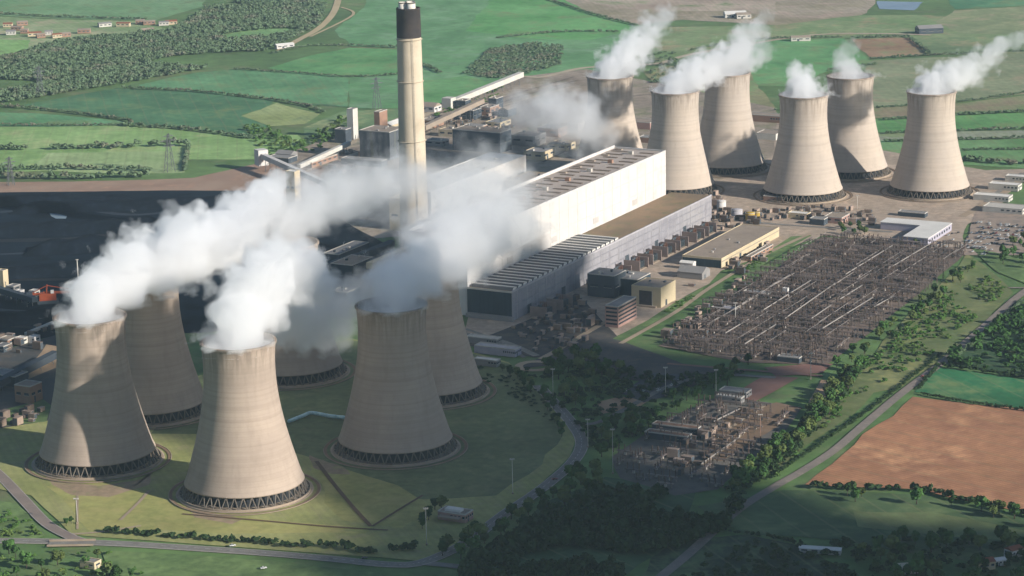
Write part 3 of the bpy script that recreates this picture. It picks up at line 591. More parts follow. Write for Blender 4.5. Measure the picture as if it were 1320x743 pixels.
conveyor('white inclined conveyor gallery descending from its head house to the coal yard', G(338, 202, 17), G(424, 240, 12), 6, 6, white, 6, hood=9)
conveyor('long brown inclined conveyor gallery right of the chimney', G(546, 166, 8), G(622, 131, 24), 7, 6, rtan, 6)
conveyor('long pale conveyor running along the field edge to a small white head house', G(580, 134, 6), G(672, 97, 14), 8, 7, gallm, 8, hood=10)
conveyor('grey conveyor on trestles crossing the tracks left of the pale silo', G(385, 216, 6), G(450, 186, 12), 5, 5, gallm, 6)
conveyor('short white conveyor boom sticking out of the steam over the coal yard', G(186, 297, 10), G(215, 312, 5), 5, 4, white, 2)
conveyor('pale thin conveyor on the coal ground beside the leftmost tower', G(33, 432, 2), G(70, 417, 4), 3, 2.4, gallm, 4)
conveyor('dark raised conveyor crossing the bottom corner of the coal yard', G(-10, 372, 7), G(45, 388, 8), 6, 5, slate, 4)
conveyor('lower dark conveyor beside the sandy strip at the left edge', G(-10, 500, 6), G(72, 458, 6), 7, 6, slate, 5)
conveyor('dark conveyor running through steam to the foot of the chimney', G(420, 345, 12), G(505, 318, 22), 6, 6, slate, 6)
# coal yard machines
t = thing('stacker_reclaimer', 'orange bucket stacker machine with a dark boom at the left of the coal yard', 'machine', tuple(G(62, 392)[:2])+(Z[0],), .2)
om = M('orange_paint', '9c4a2a', '8a3e22', .3, rough=.6)
MB().box(-10, 10, -5, 5, 0, 3).build('bogie', slate, t); MB().prism([(-8, -4), (8, -4), (6, 4), (-6, 4)], 3, 10).build('body', om, t)
q = MB(); q.bar((-4, 0, 10), (32, 0, 9), 1.4); q.bar((0, 0, 17), (30, 0, 10), .4); q.bar((0, 0, 17), (-16, 0, 10), .4); q.bar((-4, 0, 9), (-16, 0, 9), 1.4); q.build('boom', om, t)
q = MB(); q.bar((-1, -2, 10), (0, 0, 18), .6); q.bar((-1, 2, 10), (0, 0, 18), .6); q.build('mast', om, t); MB().box(-20, -14, -3, 3, 6, 11).build('counterweight', slate, t)
q = MB(); q.lathe([(.5, -1), (3.4, -1), (3.4, 1), (.5, 1)], 16); q.v = [(33+x, z, 9+y) for x, y, z in q.v]; q.build('bucket_wheel', slate, t); MB().box(3, 6, -4.6, -2, 10, 13).build('cab', white, t)
bld('white pump house at the foot of the slender mast in the coal yard', 108, 382, 22, 14, 9, white, rwhite, nwin=2)
bld('pinkish square building at the left edge below the sandy strip', 40, 522, 16, 16, 14, tan, rtan, nwin=2)
bld('long dark roofed shed at the left edge above the pinkish building', 20, 500, 40, 18, 8, slate, rgrey)
bld('small cream tower at the left edge of the coal yard', 5, 372, 8, 8, 16, cream, rgrey, name='transfer_tower', cat='tower')
for i, (px, py, a) in enumerate([(18, 378, 9), (26, 384, 6), (45, 384, 7), (10, 448, 12), (28, 446, 8), (45, 444, 7), (5, 456, 10)]):
    bld('%s shed in the row of sheds %s' % (['grey', 'white', 'pale', 'long brown', 'pale square', 'small white', 'dark'][i], 'on the dark ground below the cream tower' if i < 3 else 'along the sandy strip at the left edge'), px, py, a, a*1.2, 5, [rgrey, white, gallm, tan, gallm, white, slate][i], [rgrey, rwhite, rwhite, rtan, rwhite, rwhite, rgrey][i], nwin=1)
def mast(label, px, py, h, r=.35, name='mast', group=None, mat=steel, arm=0, heads=0):
    p = G(px, py); t = thing(name, label, 'mast' if name == 'mast' else 'lamp post', (p.x, p.y, Z[0]), 0, group)
    MB().bar((0, 0, -.3), (0, 0, h), r, 8, r2=r*.5).build('pole', mat, t); MB().box(-r*2.5, r*2.5, -r*2.5, r*2.5, -.3, .8).build('base', basinm, t)
    if arm: MB().box(-arm, arm, -.25, .25, h-.6, h-.1).build('crossarm', mat, t)
    for k in range(heads): x = (k-(heads-1)/2)*arm*1.6/max(1, heads-1) if heads > 1 else 0; MB().box(x-.5, x+.5, -.9, .35, h-.1, h+.5).build('lamp', trim, t)
    return t
mast('slender pale mast standing beside the white pump house in the coal yard', 102, 380, 34, .8, mat=gallm, arm=1.5)
lampg = 'lighting masts round the site'
for i, (px, py, h, l) in enumerate([(550, 704, 26, 'tall lamp mast beside the little gatehouse by the bottom road'), (661, 638, 26, 'tall lamp mast on the road bend at the edge of the dark lawn'), (713, 514, 24, 'lamp mast by the tree belt below the roundabout'), (790, 612, 34, 'tall lamp mast at the bottom left corner of the small switchyard'),
        (858, 512, 24, 'lamp mast at the grey lot between the two switchyards'), (923, 512, 22, 'lamp mast at the far corner of the small switchyard'), (758, 578, 22, 'lamp mast in the trees right of the road bend'), (980, 572, 22, 'pinkish lamp mast on the right side of the small switchyard'),
        (948, 420, 20, 'lamp mast among the dark plant at the left of the large switchyard'), (1045, 490, 22, 'lamp mast below the bottom tip of the large switchyard'), (100, 676, 18, 'thin lamp mast on the lit grass in front of the leftmost tower'), (1105, 272, 16, 'lamp mast on the tan ground right of the middle far tower')]):
    mast(l, px, py, h, .3, 'lamp_post', lampg, gallm if i != 7 else tan, 1.6, 3)
# far pylons
def pylon(label, px, py, h):
    p = G(px, py); t = thing('electricity_pylon', label, 'pylon', (p.x, p.y, Z[0]), .5, 'electricity pylons in the far fields'); q = MB(); b = h*.11
    for sx in (-1, 1):
        for sy in (-1, 1): q.bar((sx*b, sy*b, -.3), (sx*h*.018, sy*h*.018, h*.98), .35)
    for k in range(6):
        z0, z1 = h*k/6, h*(k+1)/6; w0, w1 = b+(h*.018-b)*k/6, b+(h*.018-b)*(k+1)/6
        for s in (-1, 1): q.bar((-w0, s*w0, z0), (w1, s*w1, z1), .22); q.bar((s*w0, -w0, z0), (s*w1, w1, z1), .22)
    q.build('lattice', steel, t)
    for z, a in ((.66, .17), (.8, .22), (.92, .14)): c = MB(); c.bar((-h*a, 0, h*z), (h*a, 0, h*z), .35); c.bar((-h*a, 0, h*z), (0, 0, h*(z+.05)), .25); c.bar((h*a, 0, h*z), (0, 0, h*(z+.05)), .25); c.build('crossarm', steel, t)
pylon('lattice pylon at the edge of the far wood on the left', 52, 124, 42); pylon('lattice pylon on the pale field beyond the coal yard', 219, 222, 46); pylon('lattice pylon in the green field left of the chimney', 486, 142, 44); pylon('lattice pylon at the far left edge behind the coal yard', 14, 240, 34)
# ---- front of the turbine hall
t = bld('cream control building with one big dark opening in its end wall, beside the green verge', 852, 398, 30, 34, 18, cream, rtan, vents=2, name='control_building')
MB().box(-.3, -.003, 9, 22, 1, 14.5).build('opening', M('opening_dark', '3a3638', '464040', .3), t); MB().box(-.5, -.31, 8.4, 9, .5, 15).build('jamb', trim, t)
MB().box(-3, -.4, 4, 26, -.3, 1).build('step', basinm, t)
t = bld('pinkish office block with rows of striped window bands, left of the cream control building', 797, 424, 13, 40, 19, M('pink_render', '9c7c72', 'a8887c', .1), rgrey, bands=5, door=False, name='office_block')
t = bld('dark square switch house right up against the turbine hall front', 792, 386, 28, 26, 21, slate, rgrey, vents=3, nwin=2, name='switch_house')
bld('second dark switch house between the square one and the cream control building', 822, 384, 26, 30, 16, teal, rgrey, vents=3, name='switch_house')
bld('grey gabled shed between the cream control building and the long brown roofed store', 905, 362, 26, 20, 6, rgrey, rgrey, roof='gable')
bld('white gabled kiosk at the end of the long brown roofed store', 893, 349, 14, 8, 6, white, rwhite, roof='gable')
t = building('store_building', 'long low store with a wide brown roof and cream side wall', 'building', G(930, 347), 155, 42, 9, cream, rtan, nwin=0, vents=4)
MB().box(1, 154, -.12, -.003, 5.6, 6.6).build('window_band', M('tinted_glazing', '9a9080', '8c8476', .3, rough=.4), t)
MB().box(-.25, -.003, .5, 41.5, -.2, 7.5).build('end_wall', teal, t)
bld('low brick annex along the cream wall of the long brown roofed store', 968, 338, 6, 60, 4, tan, rtan, nwin=6)
# generator transformers along the hall front
tx_dark = M('transformer_grey', '3e464a', '4a5256', .2, rough=.6)
def transformer():
    t = thing('transformer', 'dark generator transformer between pinkish blast walls along the turbine hall front', 'transformer', (0, 0, 0), PA, 'generator transformers along the turbine hall')
    MB().box(-6, 6, -3.5, 3.5, .4, 7).build('tank', tx_dark, t)
    for s in (-1, 1):
        q = MB()
        for k in range(9): q.box(-5.5+k*1.35, -4.9+k*1.35, s*3.6 if s > 0 else -6.6, 6.6 if s > 0 else s*3.6, 1.2, 7.6)
        q.build('radiator', tx_dark, t)
    MB().bar((-6, 1.5, 9.4), (3, 1.5, 9.4), 1.1, 10).build('conservator', tx_dark, t)
    for k in range(3): b = MB().lathe([(.7, 7), (.5, 8.5), (.65, 8.6), (.3, 11.5)], 10, cx=-3+k*3.4, cy=-1.6).build('bushing', M('porcelain', '6a4a3c', '7a584a', .5, rough=.4), t)
    for s in (-1, 1): MB().box(s*10-.5, s*10+.5, -9, 8, -.3, 10).build('blast_wall', M('pink_concrete', '8c7c74', '7c6e68', .1), t)
    MB().box(-8, 8, -8, 7, -.3, .4).build('plinth', basinm, t)
    return t
tx = transformer(); ch_ = tree_of(tx); tx.location = P(30, -16, Z[0])
for u, w in [(62, -17), (160, -18), (192, -18), (232, -18), (264, -18), (300, -18), (332, -18), (372, -19), (404, -19)]: dup(tx, ch_, P(u, w, Z[0]), PA)
def container():
    t = thing('skip', 'small steel container standing on the ground in front of the turbine hall', 'container', (0, 0, 0), 0, 'containers and cabins on the works ground')
    MB().box(-3, 3, -1.3, 1.3, .1, 2.7).build('body', M('container_paint', '7a6a60', '867668', .3, rnd=.6), t); MB().box(-3.06, -2.95, -1.2, 1.2, .2, 2.5).build('door', doorm, t); return t
cn = container(); ch_ = tree_of(cn); first = True
def scatter_poly(pts, n, seed, mind=0):
    r = random.Random(seed); W = wpoly(pts); x0, x1 = min(p.x for p in W), max(p.x for p in W); y0, y1 = min(p.y for p in W), max(p.y for p in W); out = []; k = 0
    while len(out) < n and k < n*80:
        k += 1; p = Vector((r.uniform(x0, x1), r.uniform(y0, y1), 0))
        if inpoly(p, W) and all((p-q).length > mind for q in out): out.append(p)
    return out
cz = [([(660, 425), (745, 388), (785, 425), (740, 450), (690, 455)], 60, 'small dark cabin in the shaded yard at the near end of the turbine hall'),
      ([(900, 352), (985, 320), (1010, 305), (1000, 330), (930, 372), (870, 410)], 16, 'container on the strip between the long brown roofed store and the large switchyard'),
      ([(925, 275), (1060, 268), (1130, 276), (1130, 292), (1000, 285), (930, 300)], 80, 'small cabin on the tan ground in front of the far cooling towers'),
      ([(900, 255), (935, 248), (945, 280), (915, 300)], 24, 'cabin or tank beside the far end of the turbine hall'),
      ([(850, 435), (905, 395), (960, 360), (985, 372), (930, 425), (880, 455)], 55, 'equipment cabin at the left edge of the large switchyard'),
      ([(560, 160), (650, 130), (660, 165), (600, 185)], 55, 'small cabin in the works clutter right of the chimney'),
      ([(1005, 148), (1070, 150), (1075, 175), (1010, 190)], 16, 'cabin on the strip of ground behind the far cooling towers'),
      ([(400, 205), (470, 190), (490, 215), (430, 235)], 14, 'small shed by the rail sidings near the white conveyor'),
      ([(0, 430), (70, 425), (60, 450), (0, 465)], 12, 'small shed or skip on the dark ground beside the leftmost tower'),
      ([(5, 535), (55, 530), (50, 545), (0, 555)], 14, 'pale skip on the ground left of the leftmost tower'),
      ([(845, 590), (900, 545), (960, 530), (940, 580), (880, 620)], 30, 'small equipment cabin in the lower switchyard')]
for zi, (pl, n, lab) in enumerate(cz):
    for p in scatter_poly(pl, n, 50+zi, 6):
        sc = random.uniform(.7, 1.5); loc = (p.x, p.y, Z[0]); rz = PA+random.choice([0, math.pi/2])+random.uniform(-.05, .05)
        if first: cn.location = loc; cn.rotation_euler = (0, 0, rz); cn['label'] = lab; cn['group'] = 'cabins, zone: '+lab.split(' ', 3)[3][:40]; first = False
        else: dup(cn, ch_, loc, rz, lab, (sc, sc*random.uniform(.8, 1.5), sc*random.uniform(.8, 1.8)), 'cabins, zone: '+lab.split(' ', 3)[3][:40])
# storage tanks and yellow plant at the far end of the hall
def tank(label, px, py, r, h, mat):
    p = G(px, py); t = thing('storage_tank', label, 'tank', (p.x, p.y, Z[0])); MB().lathe([(r, -.3), (r, h), (r*.5, h+r*.12), (.1, h+r*.16)], 28).build('shell', mat, t); q = MB()
    for k in range(12): q.bar((r*1.03, -1, k*h/12), (r*1.03, 1, (k+1)*h/12), .12)
    q.build('ladder', steel, t); MB().lathe([(r+.05, h-.5), (r+.4, h-.5), (r+.4, h), (r+.05, h)], 28, smooth=False).build('rim', trim, t)
tank('white upright tank at the far right end of the turbine hall', 930, 273, 5, 11, white); tank('lilac squat tank next to the white one by the hall end', 950, 282, 6, 9, MATS['pale_lilac_trim']); tank('yellow tank in front of the far cooling towers', 967, 286, 5, 9, M('yellow_paint', 'b09448', 'a08438', .2)); tank('second smaller yellow tank right of the other yellow one', 976, 283, 3, 7, MATS['yellow_paint'])
bld('low tan shed right of the yellow tanks', 1010, 262, 24, 30, 5, tan, rtan); bld('low pinkish shed on the tan ground below the middle far tower', 1085, 290, 20, 24, 6, MATS['pink_render'], rtan, nwin=3); bld('small dark shed left of the round green shrubs', 1062, 292, 16, 12, 6, slate, rgrey); bld('low cream block between the yellow tanks and the dark shed', 1040, 284, 22, 12, 5, cream, rwhite, nwin=3)
bld('long dark low shed behind the white L shaped building', 1192, 282, 30, 10, 4, slate, rgrey)
# L-shaped white-roofed building
c = G(1196, 318); t = thing('depot_building', 'L shaped depot with a bright white roof beyond the large switchyard', 'building', (c.x, c.y, Z[0]), PA)
MB().prism([(0, 0), (78, 0), (78, 70), (56, 70), (56, 26), (0, 26)], -.3, 7).build('wall', M('lilac_render', '9c98a4', 'a8a2ac', .1), t)
MB().prism([(-.5, -.5), (78.5, -.5), (78.5, 70.5), (55.5, 70.5), (55.5, 26.5), (-.5, 26.5)], 7.003, 7.7).build('roof', rwhite, t)
for i in range(9): MB().box(4+i*8, 8+i*8, -.12, .1, 2.5, 5).build('window', glass, t)
MB().box(-.15, .1, 8, 14, -.2, 5).build('door', doorm, t)
for i, (px, py, dw, du, h) in enumerate([(1300, 262, 40, 16, 5), (1312, 248, 34, 16, 6), (1318, 278, 44, 24, 5), (1322, 236, 24, 14, 5)]):
    bld(['white roofed shed below the road at the right edge', 'upper white roofed shed at the right edge beside the haul road', 'long pale roofed shed above the car park at the right edge', 'topmost small shed at the right edge by the haul road'][i], px, py, dw, du, h, gallm, rwhite if i != 2 else trim, nwin=4)
bld('long brown roofed hall behind the far cooling towers on the strip of ground', 1010, 160, 60, 18, 8, tan, rtan, nwin=5); bld('pale flat shed on the strip behind the far cooling towers', 1000, 182, 26, 26, 7, gallm, rtan); bld('pinkish slab shed seen between the boiler house tower and its neighbour', 838, 168, 40, 26, 8, MATS['pink_render'], rtan); bld('small brown shed in the gap left of the boiler house tower', 846, 186, 24, 16, 6, tan, rgrey)
# ---- big switchyard
SW = [(850, 447), (1060, 308), (1150, 314), (1248, 324), (1160, 398), (1065, 470), (960, 466)]
SWW = wpoly(SW); galv = M('galvanised_steel', '6a605a', '786c66', .3, rough=.6, rnd=.35); porc = M('brown_porcelain', '54463f', '60524a', .5, rough=.4); alum = M('aluminium_tube', '968f88', '867f78', .3, rough=.45)
def gantry():
    t = thing('switchyard_gantry', 'grey steel portal gantry in the crowded rows of the large switchyard', 'gantry', (0, 0, 0), PA, 'gantries of the large switchyard')
    for s in (-1, 1):
        q = MB()
        for a, b in ((-1, -1), (1, -1), (1, 1), (-1, 1)): q.bar((a*.7, s*9+b*.7, -.3), (a*.35, s*9+b*.35, 12.5), .11)
        for k in range(5): q.bar((-.65, s*9-.65, k*2.5), (.55, s*9+.5, k*2.5+2.5), .1); q.bar((.65, s*9+.65, k*2.5), (-.55, s*9-.5, k*2.5+2.5), .1)
        q.build('leg', M('leg_steel', '504844', '5e5650', .3, rough=.6), t)
    q = MB()
    for z in (11.6, 12.9):
        for x in (-.4, .4): q.bar((x, -9.6, z), (x, 9.6, z), .24)
    for k in range(8): q.bar((-.4, -9.4+k*2.35, 11.6), (.4, -7.1+k*2.35, 12.9), .1)
    q.build('crossbeam', galv, t)
    for k in (-1, 0, 1): MB().lathe([(.16, 8.2), (.42, 8.6), (.2, 9), (.42, 9.4), (.2, 9.8), (.42, 10.2), (.16, 11.6)], 8, cy=k*5.6).build('insulator', porc, t)
    return t
gy = gantry(); gch = tree_of(gy); n = 0
us = [UW(p) for p in SWW]; u0, u1 = min(a[0] for a in us), max(a[0] for a in us); w0, w1 = min(a[1] for a in us), max(a[1] for a in us)
u = u0+8
spots = []
while u < u1:
    w = w0+12
    while w < w1:
        p = P(u+random.uniform(-3, 3), w)
        if inpoly(p, SWW) and random.random() < .93: spots.append(p)
        w += 21
    u += random.choice([11, 15, 19])
for i, p in enumerate(spots):
    loc = (p.x, p.y, Z[0]); s = random.uniform(.5, .85)
    if i == 0: gy.location = loc
    else: dup(gy, gch, loc, PA, None, (1, 1, s))
def breaker():
    t = thing('circuit_breaker', 'small switchgear frame with three brown insulator posts in the large switchyard', 'switchgear', (0, 0, 0), PA, 'switchgear frames of the large switchyard')
    MB().box(-1.2, 1.2, -6.5, 6.5, 2.3, 2.8).box(-.3, .3, -5.6, -5, -.3, 2.3).box(-.3, .3, 5, 5.6, -.3, 2.3).build('frame', galv, t)
    for k in (-1, 0, 1): MB().lathe([(.3, 2.8), (.62, 3.3), (.35, 3.8), (.62, 4.4), (.35, 5), (.62, 5.6), (.3, 7)], 8, cy=k*4.8).build('insulator', porc, t)
    MB().box(.4, 1.6, -.8, .8, -.2, 2.1).build('cabinet', trim, t)
    return t
br = breaker(); bch = tree_of(br)
pts = scatter_poly(SW, 300, 5, 6)
for i, p in enumerate(pts):
    loc = (p.x, p.y, Z[0])
    if i == 0: br.location = loc
    else: dup(br, bch, loc, PA+random.choice([0, 0, math.pi/2]), None, (1, 1, random.uniform(.8, 1.3)))
def busbar(label, a, b, z=8, r=.55, group='white tubular busbars of the switchyards'):
    a = G(a[0], a[1], z); b = G(b[0], b[1], z); d = b-a; L = d.length; t = thing('busbar', label, 'busbar', (a.x, a.y, Z[0]), math.atan2(d.y, d.x), group)
    MB().bar((0, 0, z), (L, 0, z), r, 8).build('tube', alum, t); k = max(2, int(L/22))
    for i in range(k): x = L*(i+.2)/(k-.6); MB().bar((x, 0, -.3), (x, 0, z*.55), .3, 6).build('post', galv, t); MB().lathe([(.3, z*.55), (.6, z*.65), (.35, z*.75), (.6, z*.85), (.3, z-.5)], 8, cx=x).build('insulator', porc, t)
for (a, b, l) in [((981, 403), (1045, 363), 'long tube beside the white kiosk'), ((1012, 412), (1076, 367), 'longest pale tube in the middle'), ((1046, 412), (1071, 395), 'short pale tube right of the longest one'), ((1083, 387), (1112, 369), 'thick pale tube right of centre'), ((989, 373), (1018, 356), 'pale tube near the dark flat building'),
                 ((948, 399), (971, 383), 'short pale tube at the left edge'), ((935, 431), (965, 413), 'pale tube at the lower left edge'), ((912, 420), (926, 411), 'shortest pale tube at the far left'), ((1127, 397), (1152, 383), 'short pale tube at the right edge by the scrub'), ((1060, 425), (1125, 385), 'dull long tube along the lower right'), ((1090, 355), (1150, 318), 'dull tube in the upper part'), ((1150, 345), (1200, 315), 'tube nearest the white roofed depot'), ((960, 445), (1000, 420), 'low tube near the bottom edge')]:
    busbar('busbar in the large switchyard, '+l, a, b)
rb = random.Random(21)
for i in range(46):      # dull conductor runs along the rows
    p = None
    while p is None or not inpoly(p, SWW): p = P(rb.uniform(u0, u1), w0+12+21*rb.randrange(0, int((w1-w0)/21)+1)-10.5+rb.choice([-4, 0, 4]))
    L = rb.uniform(35, 90); k = L
    while k > 20 and not inpoly(p+UV*k, SWW): k -= 6
    t = thing('conductor_run', 'thin dull conductor run on short posts along a row of the large switchyard', 'conductor', (p.x, p.y, Z[0]), PA, 'conductor runs of the large switchyard')
    z = rb.uniform(5.5, 8.5); MB().bar((0, 0, z), (k, 0, z), .26, 6).build('tube', M('dull_aluminium', '8c847e', '7c746e', .3, rough=.5, rnd=.3), t)
    for j in range(3): MB().bar((k*(j+.3)/2.7, 0, -.3), (k*(j+.3)/2.7, 0, z-.2), .2, 6, r2=.14).build('post', galv, t)
bld('dark flat relay building inside the left part of the large switchyard', 990, 388, 26, 12, 5, slate, rgrey, nwin=3); bld('second dark relay building nearer the left edge of the large switchyard', 948, 408, 24, 12, 5, slate, MATS['pale_lilac_trim'], nwin=3); bld('little white kiosk between the pale tubes of the large switchyard', 1015, 385, 5, 4, 8, white, rwhite); bld('low dark shed under the bottom tip of the large switchyard', 1030, 470, 20, 10, 4, slate, rgrey)
# ---- lower switchyard
t = bld('front one of two parallel long brown roofed sheds in the lower switchyard', 886, 573, 36, 9, 4.5, slate, M('rust_roof', '8a6e5c', '7a604e', .2), nwin=4)
t = bld('rear one of two parallel long brown roofed sheds in the lower switchyard', 898, 563, 38, 9, 4.5, slate, MATS['rust_roof'], nwin=4)
S2 = [(805, 615), (795, 590), (850, 548), (925, 514), (1030, 527), (990, 570), (925, 630), (870, 636)]
p2 = scatter_poly(S2, 60, 9, 11)
lab2 = 'small switchgear frame with insulator posts in the shaded lower switchyard'
for p in p2: dup(br, bch, (p.x, p.y, Z[0]), PA+random.choice([0, math.pi/2]), lab2, (1, 1, random.uniform(.8, 1.3)), 'switchgear frames of the lower switchyard')
for p in scatter_poly([(850, 560), (925, 518), (1010, 530), (930, 610)], 14, 10, 22): dup(gy, gch, (p.x, p.y, Z[0]), PA, 'grey steel portal gantry standing in the shaded lower switchyard', (1, 1, .6), 'gantries of the lower switchyard')
busbar('long tan busbar on posts running through the lower switchyard', (904, 600), (952, 566), 3); busbar('short pale busbar at the back of the lower switchyard', (920, 545), (955, 528), 4)
bld('low grey shed on the red gravel above the lower switchyard', 962, 515, 24, 12, 4, rgrey, rgrey, nwin=2); bld('second grey shed in front of the red gravel patch', 955, 522, 22, 8, 4, rgrey, trim, nwin=2)
# low sheds between the near towers and the turbine hall
bld('long grey lilac shed just beyond the near cooling tower by the roundabout', 664, 462, 40, 12, 6, MATS['lilac_render'], MATS['pale_lilac_trim'], nwin=6); bld('white roofed hut in front of the grey lilac shed', 640, 475, 22, 8, 5, rgrey, rwhite, nwin=3); bld('grey flat shed behind the grey lilac shed at the hall end', 640, 447, 30, 10, 5, rgrey, trim, nwin=4)
# gatehouse
t = bld('pinkish brown gatehouse with a white roof top by the bottom road', 600, 676, 22, 12, 5.5, MATS['pink_render'], rtan, nwin=4, name='gatehouse'); MB().box(3, 9, 6, 18, 5.6, 7.4).build('roof_lantern', rwhite, t); MB().box(-5, -.2, 3, 20, 3.2, 3.7).build('canopy', rtan, t)
# houses bottom right, bottom middle
def house(label, px, py, du, dw, h, wm, rm, rz, **k): return building('house', label, 'house', G(px, py), du, dw, h, wm, rm, rz, roof='gable', nwin=3, **k)
house('small bright cream roofed house among the trees at the bottom right', 1160, 742, 14, 9, 4, white, M('cream_roof', 'cfc6a8', 'bcb296', .2), .1); house('red tiled house at the bottom right corner', 1262, 738, 12, 9, 5, cream, rred, .3); house('white house with red roof at the right edge of the bottom trees', 1305, 722, 10, 8, 5, white, rred, .6); house('small white outhouse beside the red tiled house', 1283, 732, 8, 6, 3.5, white, rwhite, .3)
building('poultry_shed', 'long narrow white roofed shed alone in the dark field at the bottom', 'building', G(1030, 714), 28, 6, 3, gallm, rwhite, rz=-.25, roof='gable', nwin=4)
# bridge parapet and hut at the bottom left junction
t = thing('bridge', 'short road bridge with pale parapets at the bottom left junction', 'bridge', tuple(G(92, 703)[:2])+(Z[0],), .0)
for s in (-1, 1): MB().box(-16, 16, s*5.3-.25, s*5.3+.25, .1, 1.5).build('parapet', basinm, t)
MB().box(-16, 16, -5, 5, .02, .1).build('deck', asph, t)
bld('small pale pump hut by the stream below the bottom left road', 122, 736, 12, 8, 4, cream, rgrey, nwin=1)
# village far left
vr = random.Random(3)
adj = ['orange roofed', 'white', 'tan roofed', 'pale', 'red roofed', 'cream', 'brown', 'grey roofed']
vil = [(4, 36), (14, 40), (26, 44), (8, 46), (36, 48), (48, 50), (22, 34), (58, 46), (68, 50), (78, 49), (100, 44), (128, 36), (150, 35), (175, 32), (185, 33), (205, 34), (214, 33), (182, 44)]
place = ['at the left edge of the far village', 'in the middle of the far village', 'at the right end of the far village', 'strung out along the far tan strip']
for i, (px, py) in enumerate(vil):
    house('%s farm house %s' % (adj[i % 8], place[min(3, i//4)] if i < 12 else 'alone near the far wood, number seen from the village outward'.split(',')[0]+[' edge', ' gap', ' corner', ' lane', ' field', ' track'][i-12]), px, py, vr.uniform(12, 24), vr.uniform(8, 11), 5, [cream, tan, tan, gallm][i % 4], [rred, rtan, rtan, rgrey][i % 4], vr.uniform(-.3, .5), door=False)
house('pale farm shed far off in the brown fields at upper right', 935, 24, 36, 18, 6, gallm, rwhite, .1); house('second pale farm shed right of the other in the brown fields', 950, 25, 24, 14, 6, gallm, rtan, .1); house('dark farmstead with a grey roof beyond the brown field at upper right', 1185, 45, 40, 20, 8, slate, rgrey, .2); house('pale farm shed on the road behind the far cooling towers', 1020, 54, 30, 12, 5, gallm, rtan, 0); house('white farm shed left of the far track among the woods', 357, 64, 30, 10, 5, white, rwhite, .5)
# ---- cars
carp = [M('car_paint_'+k, v, None, rough=.35, spec=.5) for k, v in (('white', 'd0d0cc'), ('silver', '9a9ea0'), ('dark', '2c3034'), ('red', '7c2c28'), ('blue', '34486a'))]; tyre = M('tyre_rubber', '1c1c1c')
cars = []
def car(pm):
    t = thing('parked_car', '', 'car', (0, 0, 0), 0, 'cars in the car park')
    b = MB(); pr = [(-2.1, .35), (2.1, .35), (2.15, .8), (1.2, .95), (.6, 1.0), (-1.5, 1.0), (-2.15, .9)]
    for s in (-.85, .85): b.v += [(x, s, z) for x, z in pr]
    n = len(pr); b.f += [tuple(range(n)), tuple(reversed(range(n, 2*n)))]+[(k, n+k, n+(k+1) % n, (k+1) % n) for k in range(n)]; b.mi += [0]*(n+2); b.sm += [False]*(n+2); b.build('body', pm, t)
    c = MB(); c.add([(-1.5, -.78, 1), (.7, -.78, 1), (.7, .78, 1), (-1.5, .78, 1), (-1.0, -.65, 1.48), (.1, -.65, 1.48), (.1, .65, 1.48), (-1.0, .65, 1.48)], [(0, 1, 5, 4), (1, 2, 6, 5), (2, 3, 7, 6), (3, 0, 4, 7)]); c.build('window', glass, t)
    MB().box(-1.0, .1, -.66, .66, 1.47, 1.53).build('roof', pm, t)
    for x in (-1.3, 1.3):
        for s in (-.8, .8): w = MB(); w.bar((x, s-.1, .33), (x, s+.1, .33), .33, 10); w.build('wheel', tyre, t)
    return t
cnames = ['white', 'silver', 'dark', 'red', 'blue']; cproto = [car(p) for p in carp]; cch = [tree_of(c) for c in cproto]; used = [False]*5
def park(p, rz, zone, zid):
    i = random.choices(range(5), [6, 3, 3, 1, 1])[0]; lab = '%s car parked %s' % (cnames[i], zone); loc = (p.x, p.y, Z[0]); s = 1.15
    if not used[i]: c = cproto[i]; c.location = loc; c.rotation_euler = (0, 0, rz); c['label'] = lab; c['group'] = '%s cars %s' % (cnames[i], zone); used[i] = True
    else: dup(cproto[i], cch[i], loc, rz, lab, None, '%s cars %s' % (cnames[i], zone))
pk = wpoly([(1238, 322), (1262, 272), (1345, 276), (1345, 300), (1290, 318), (1272, 332)])
base = G(1240, 325); 
for r_ in range(24):
    for k in range(40):
        p = base+UV*(r_*7.5-30)-WV*(k*3.0-40)
        if inpoly(p, pk) and random.random() < .55 and (r_ % 3 != 2): park(p, PA+random.choice([0, math.pi]), 'in the big car park beyond the switchyard at the right', 0)
for px, py, z in [(300, 706, 'on the bottom road below the near towers'), (470, 722, 'on the bottom road near the gatehouse'), (715, 620, 'on the road bend by the dark lawn'), (1190, 487, 'on the straight gravel track'), (340, 735, 'on the green verge at the bottom')]: park(G(px, py)+Vector((0, 0, 0)), .3, z, 1)
for p in scatter_poly([(805, 507), (838, 485), (882, 487), (858, 508)], 12, 77, 5): park(p, PA, 'on the grey lot above the lower switchyard', 2)
for p in scatter_poly([(1195, 322), (1225, 300), (1240, 300), (1236, 322)], 12, 78, 4): park(p, PA, 'beside the white roofed depot', 3)
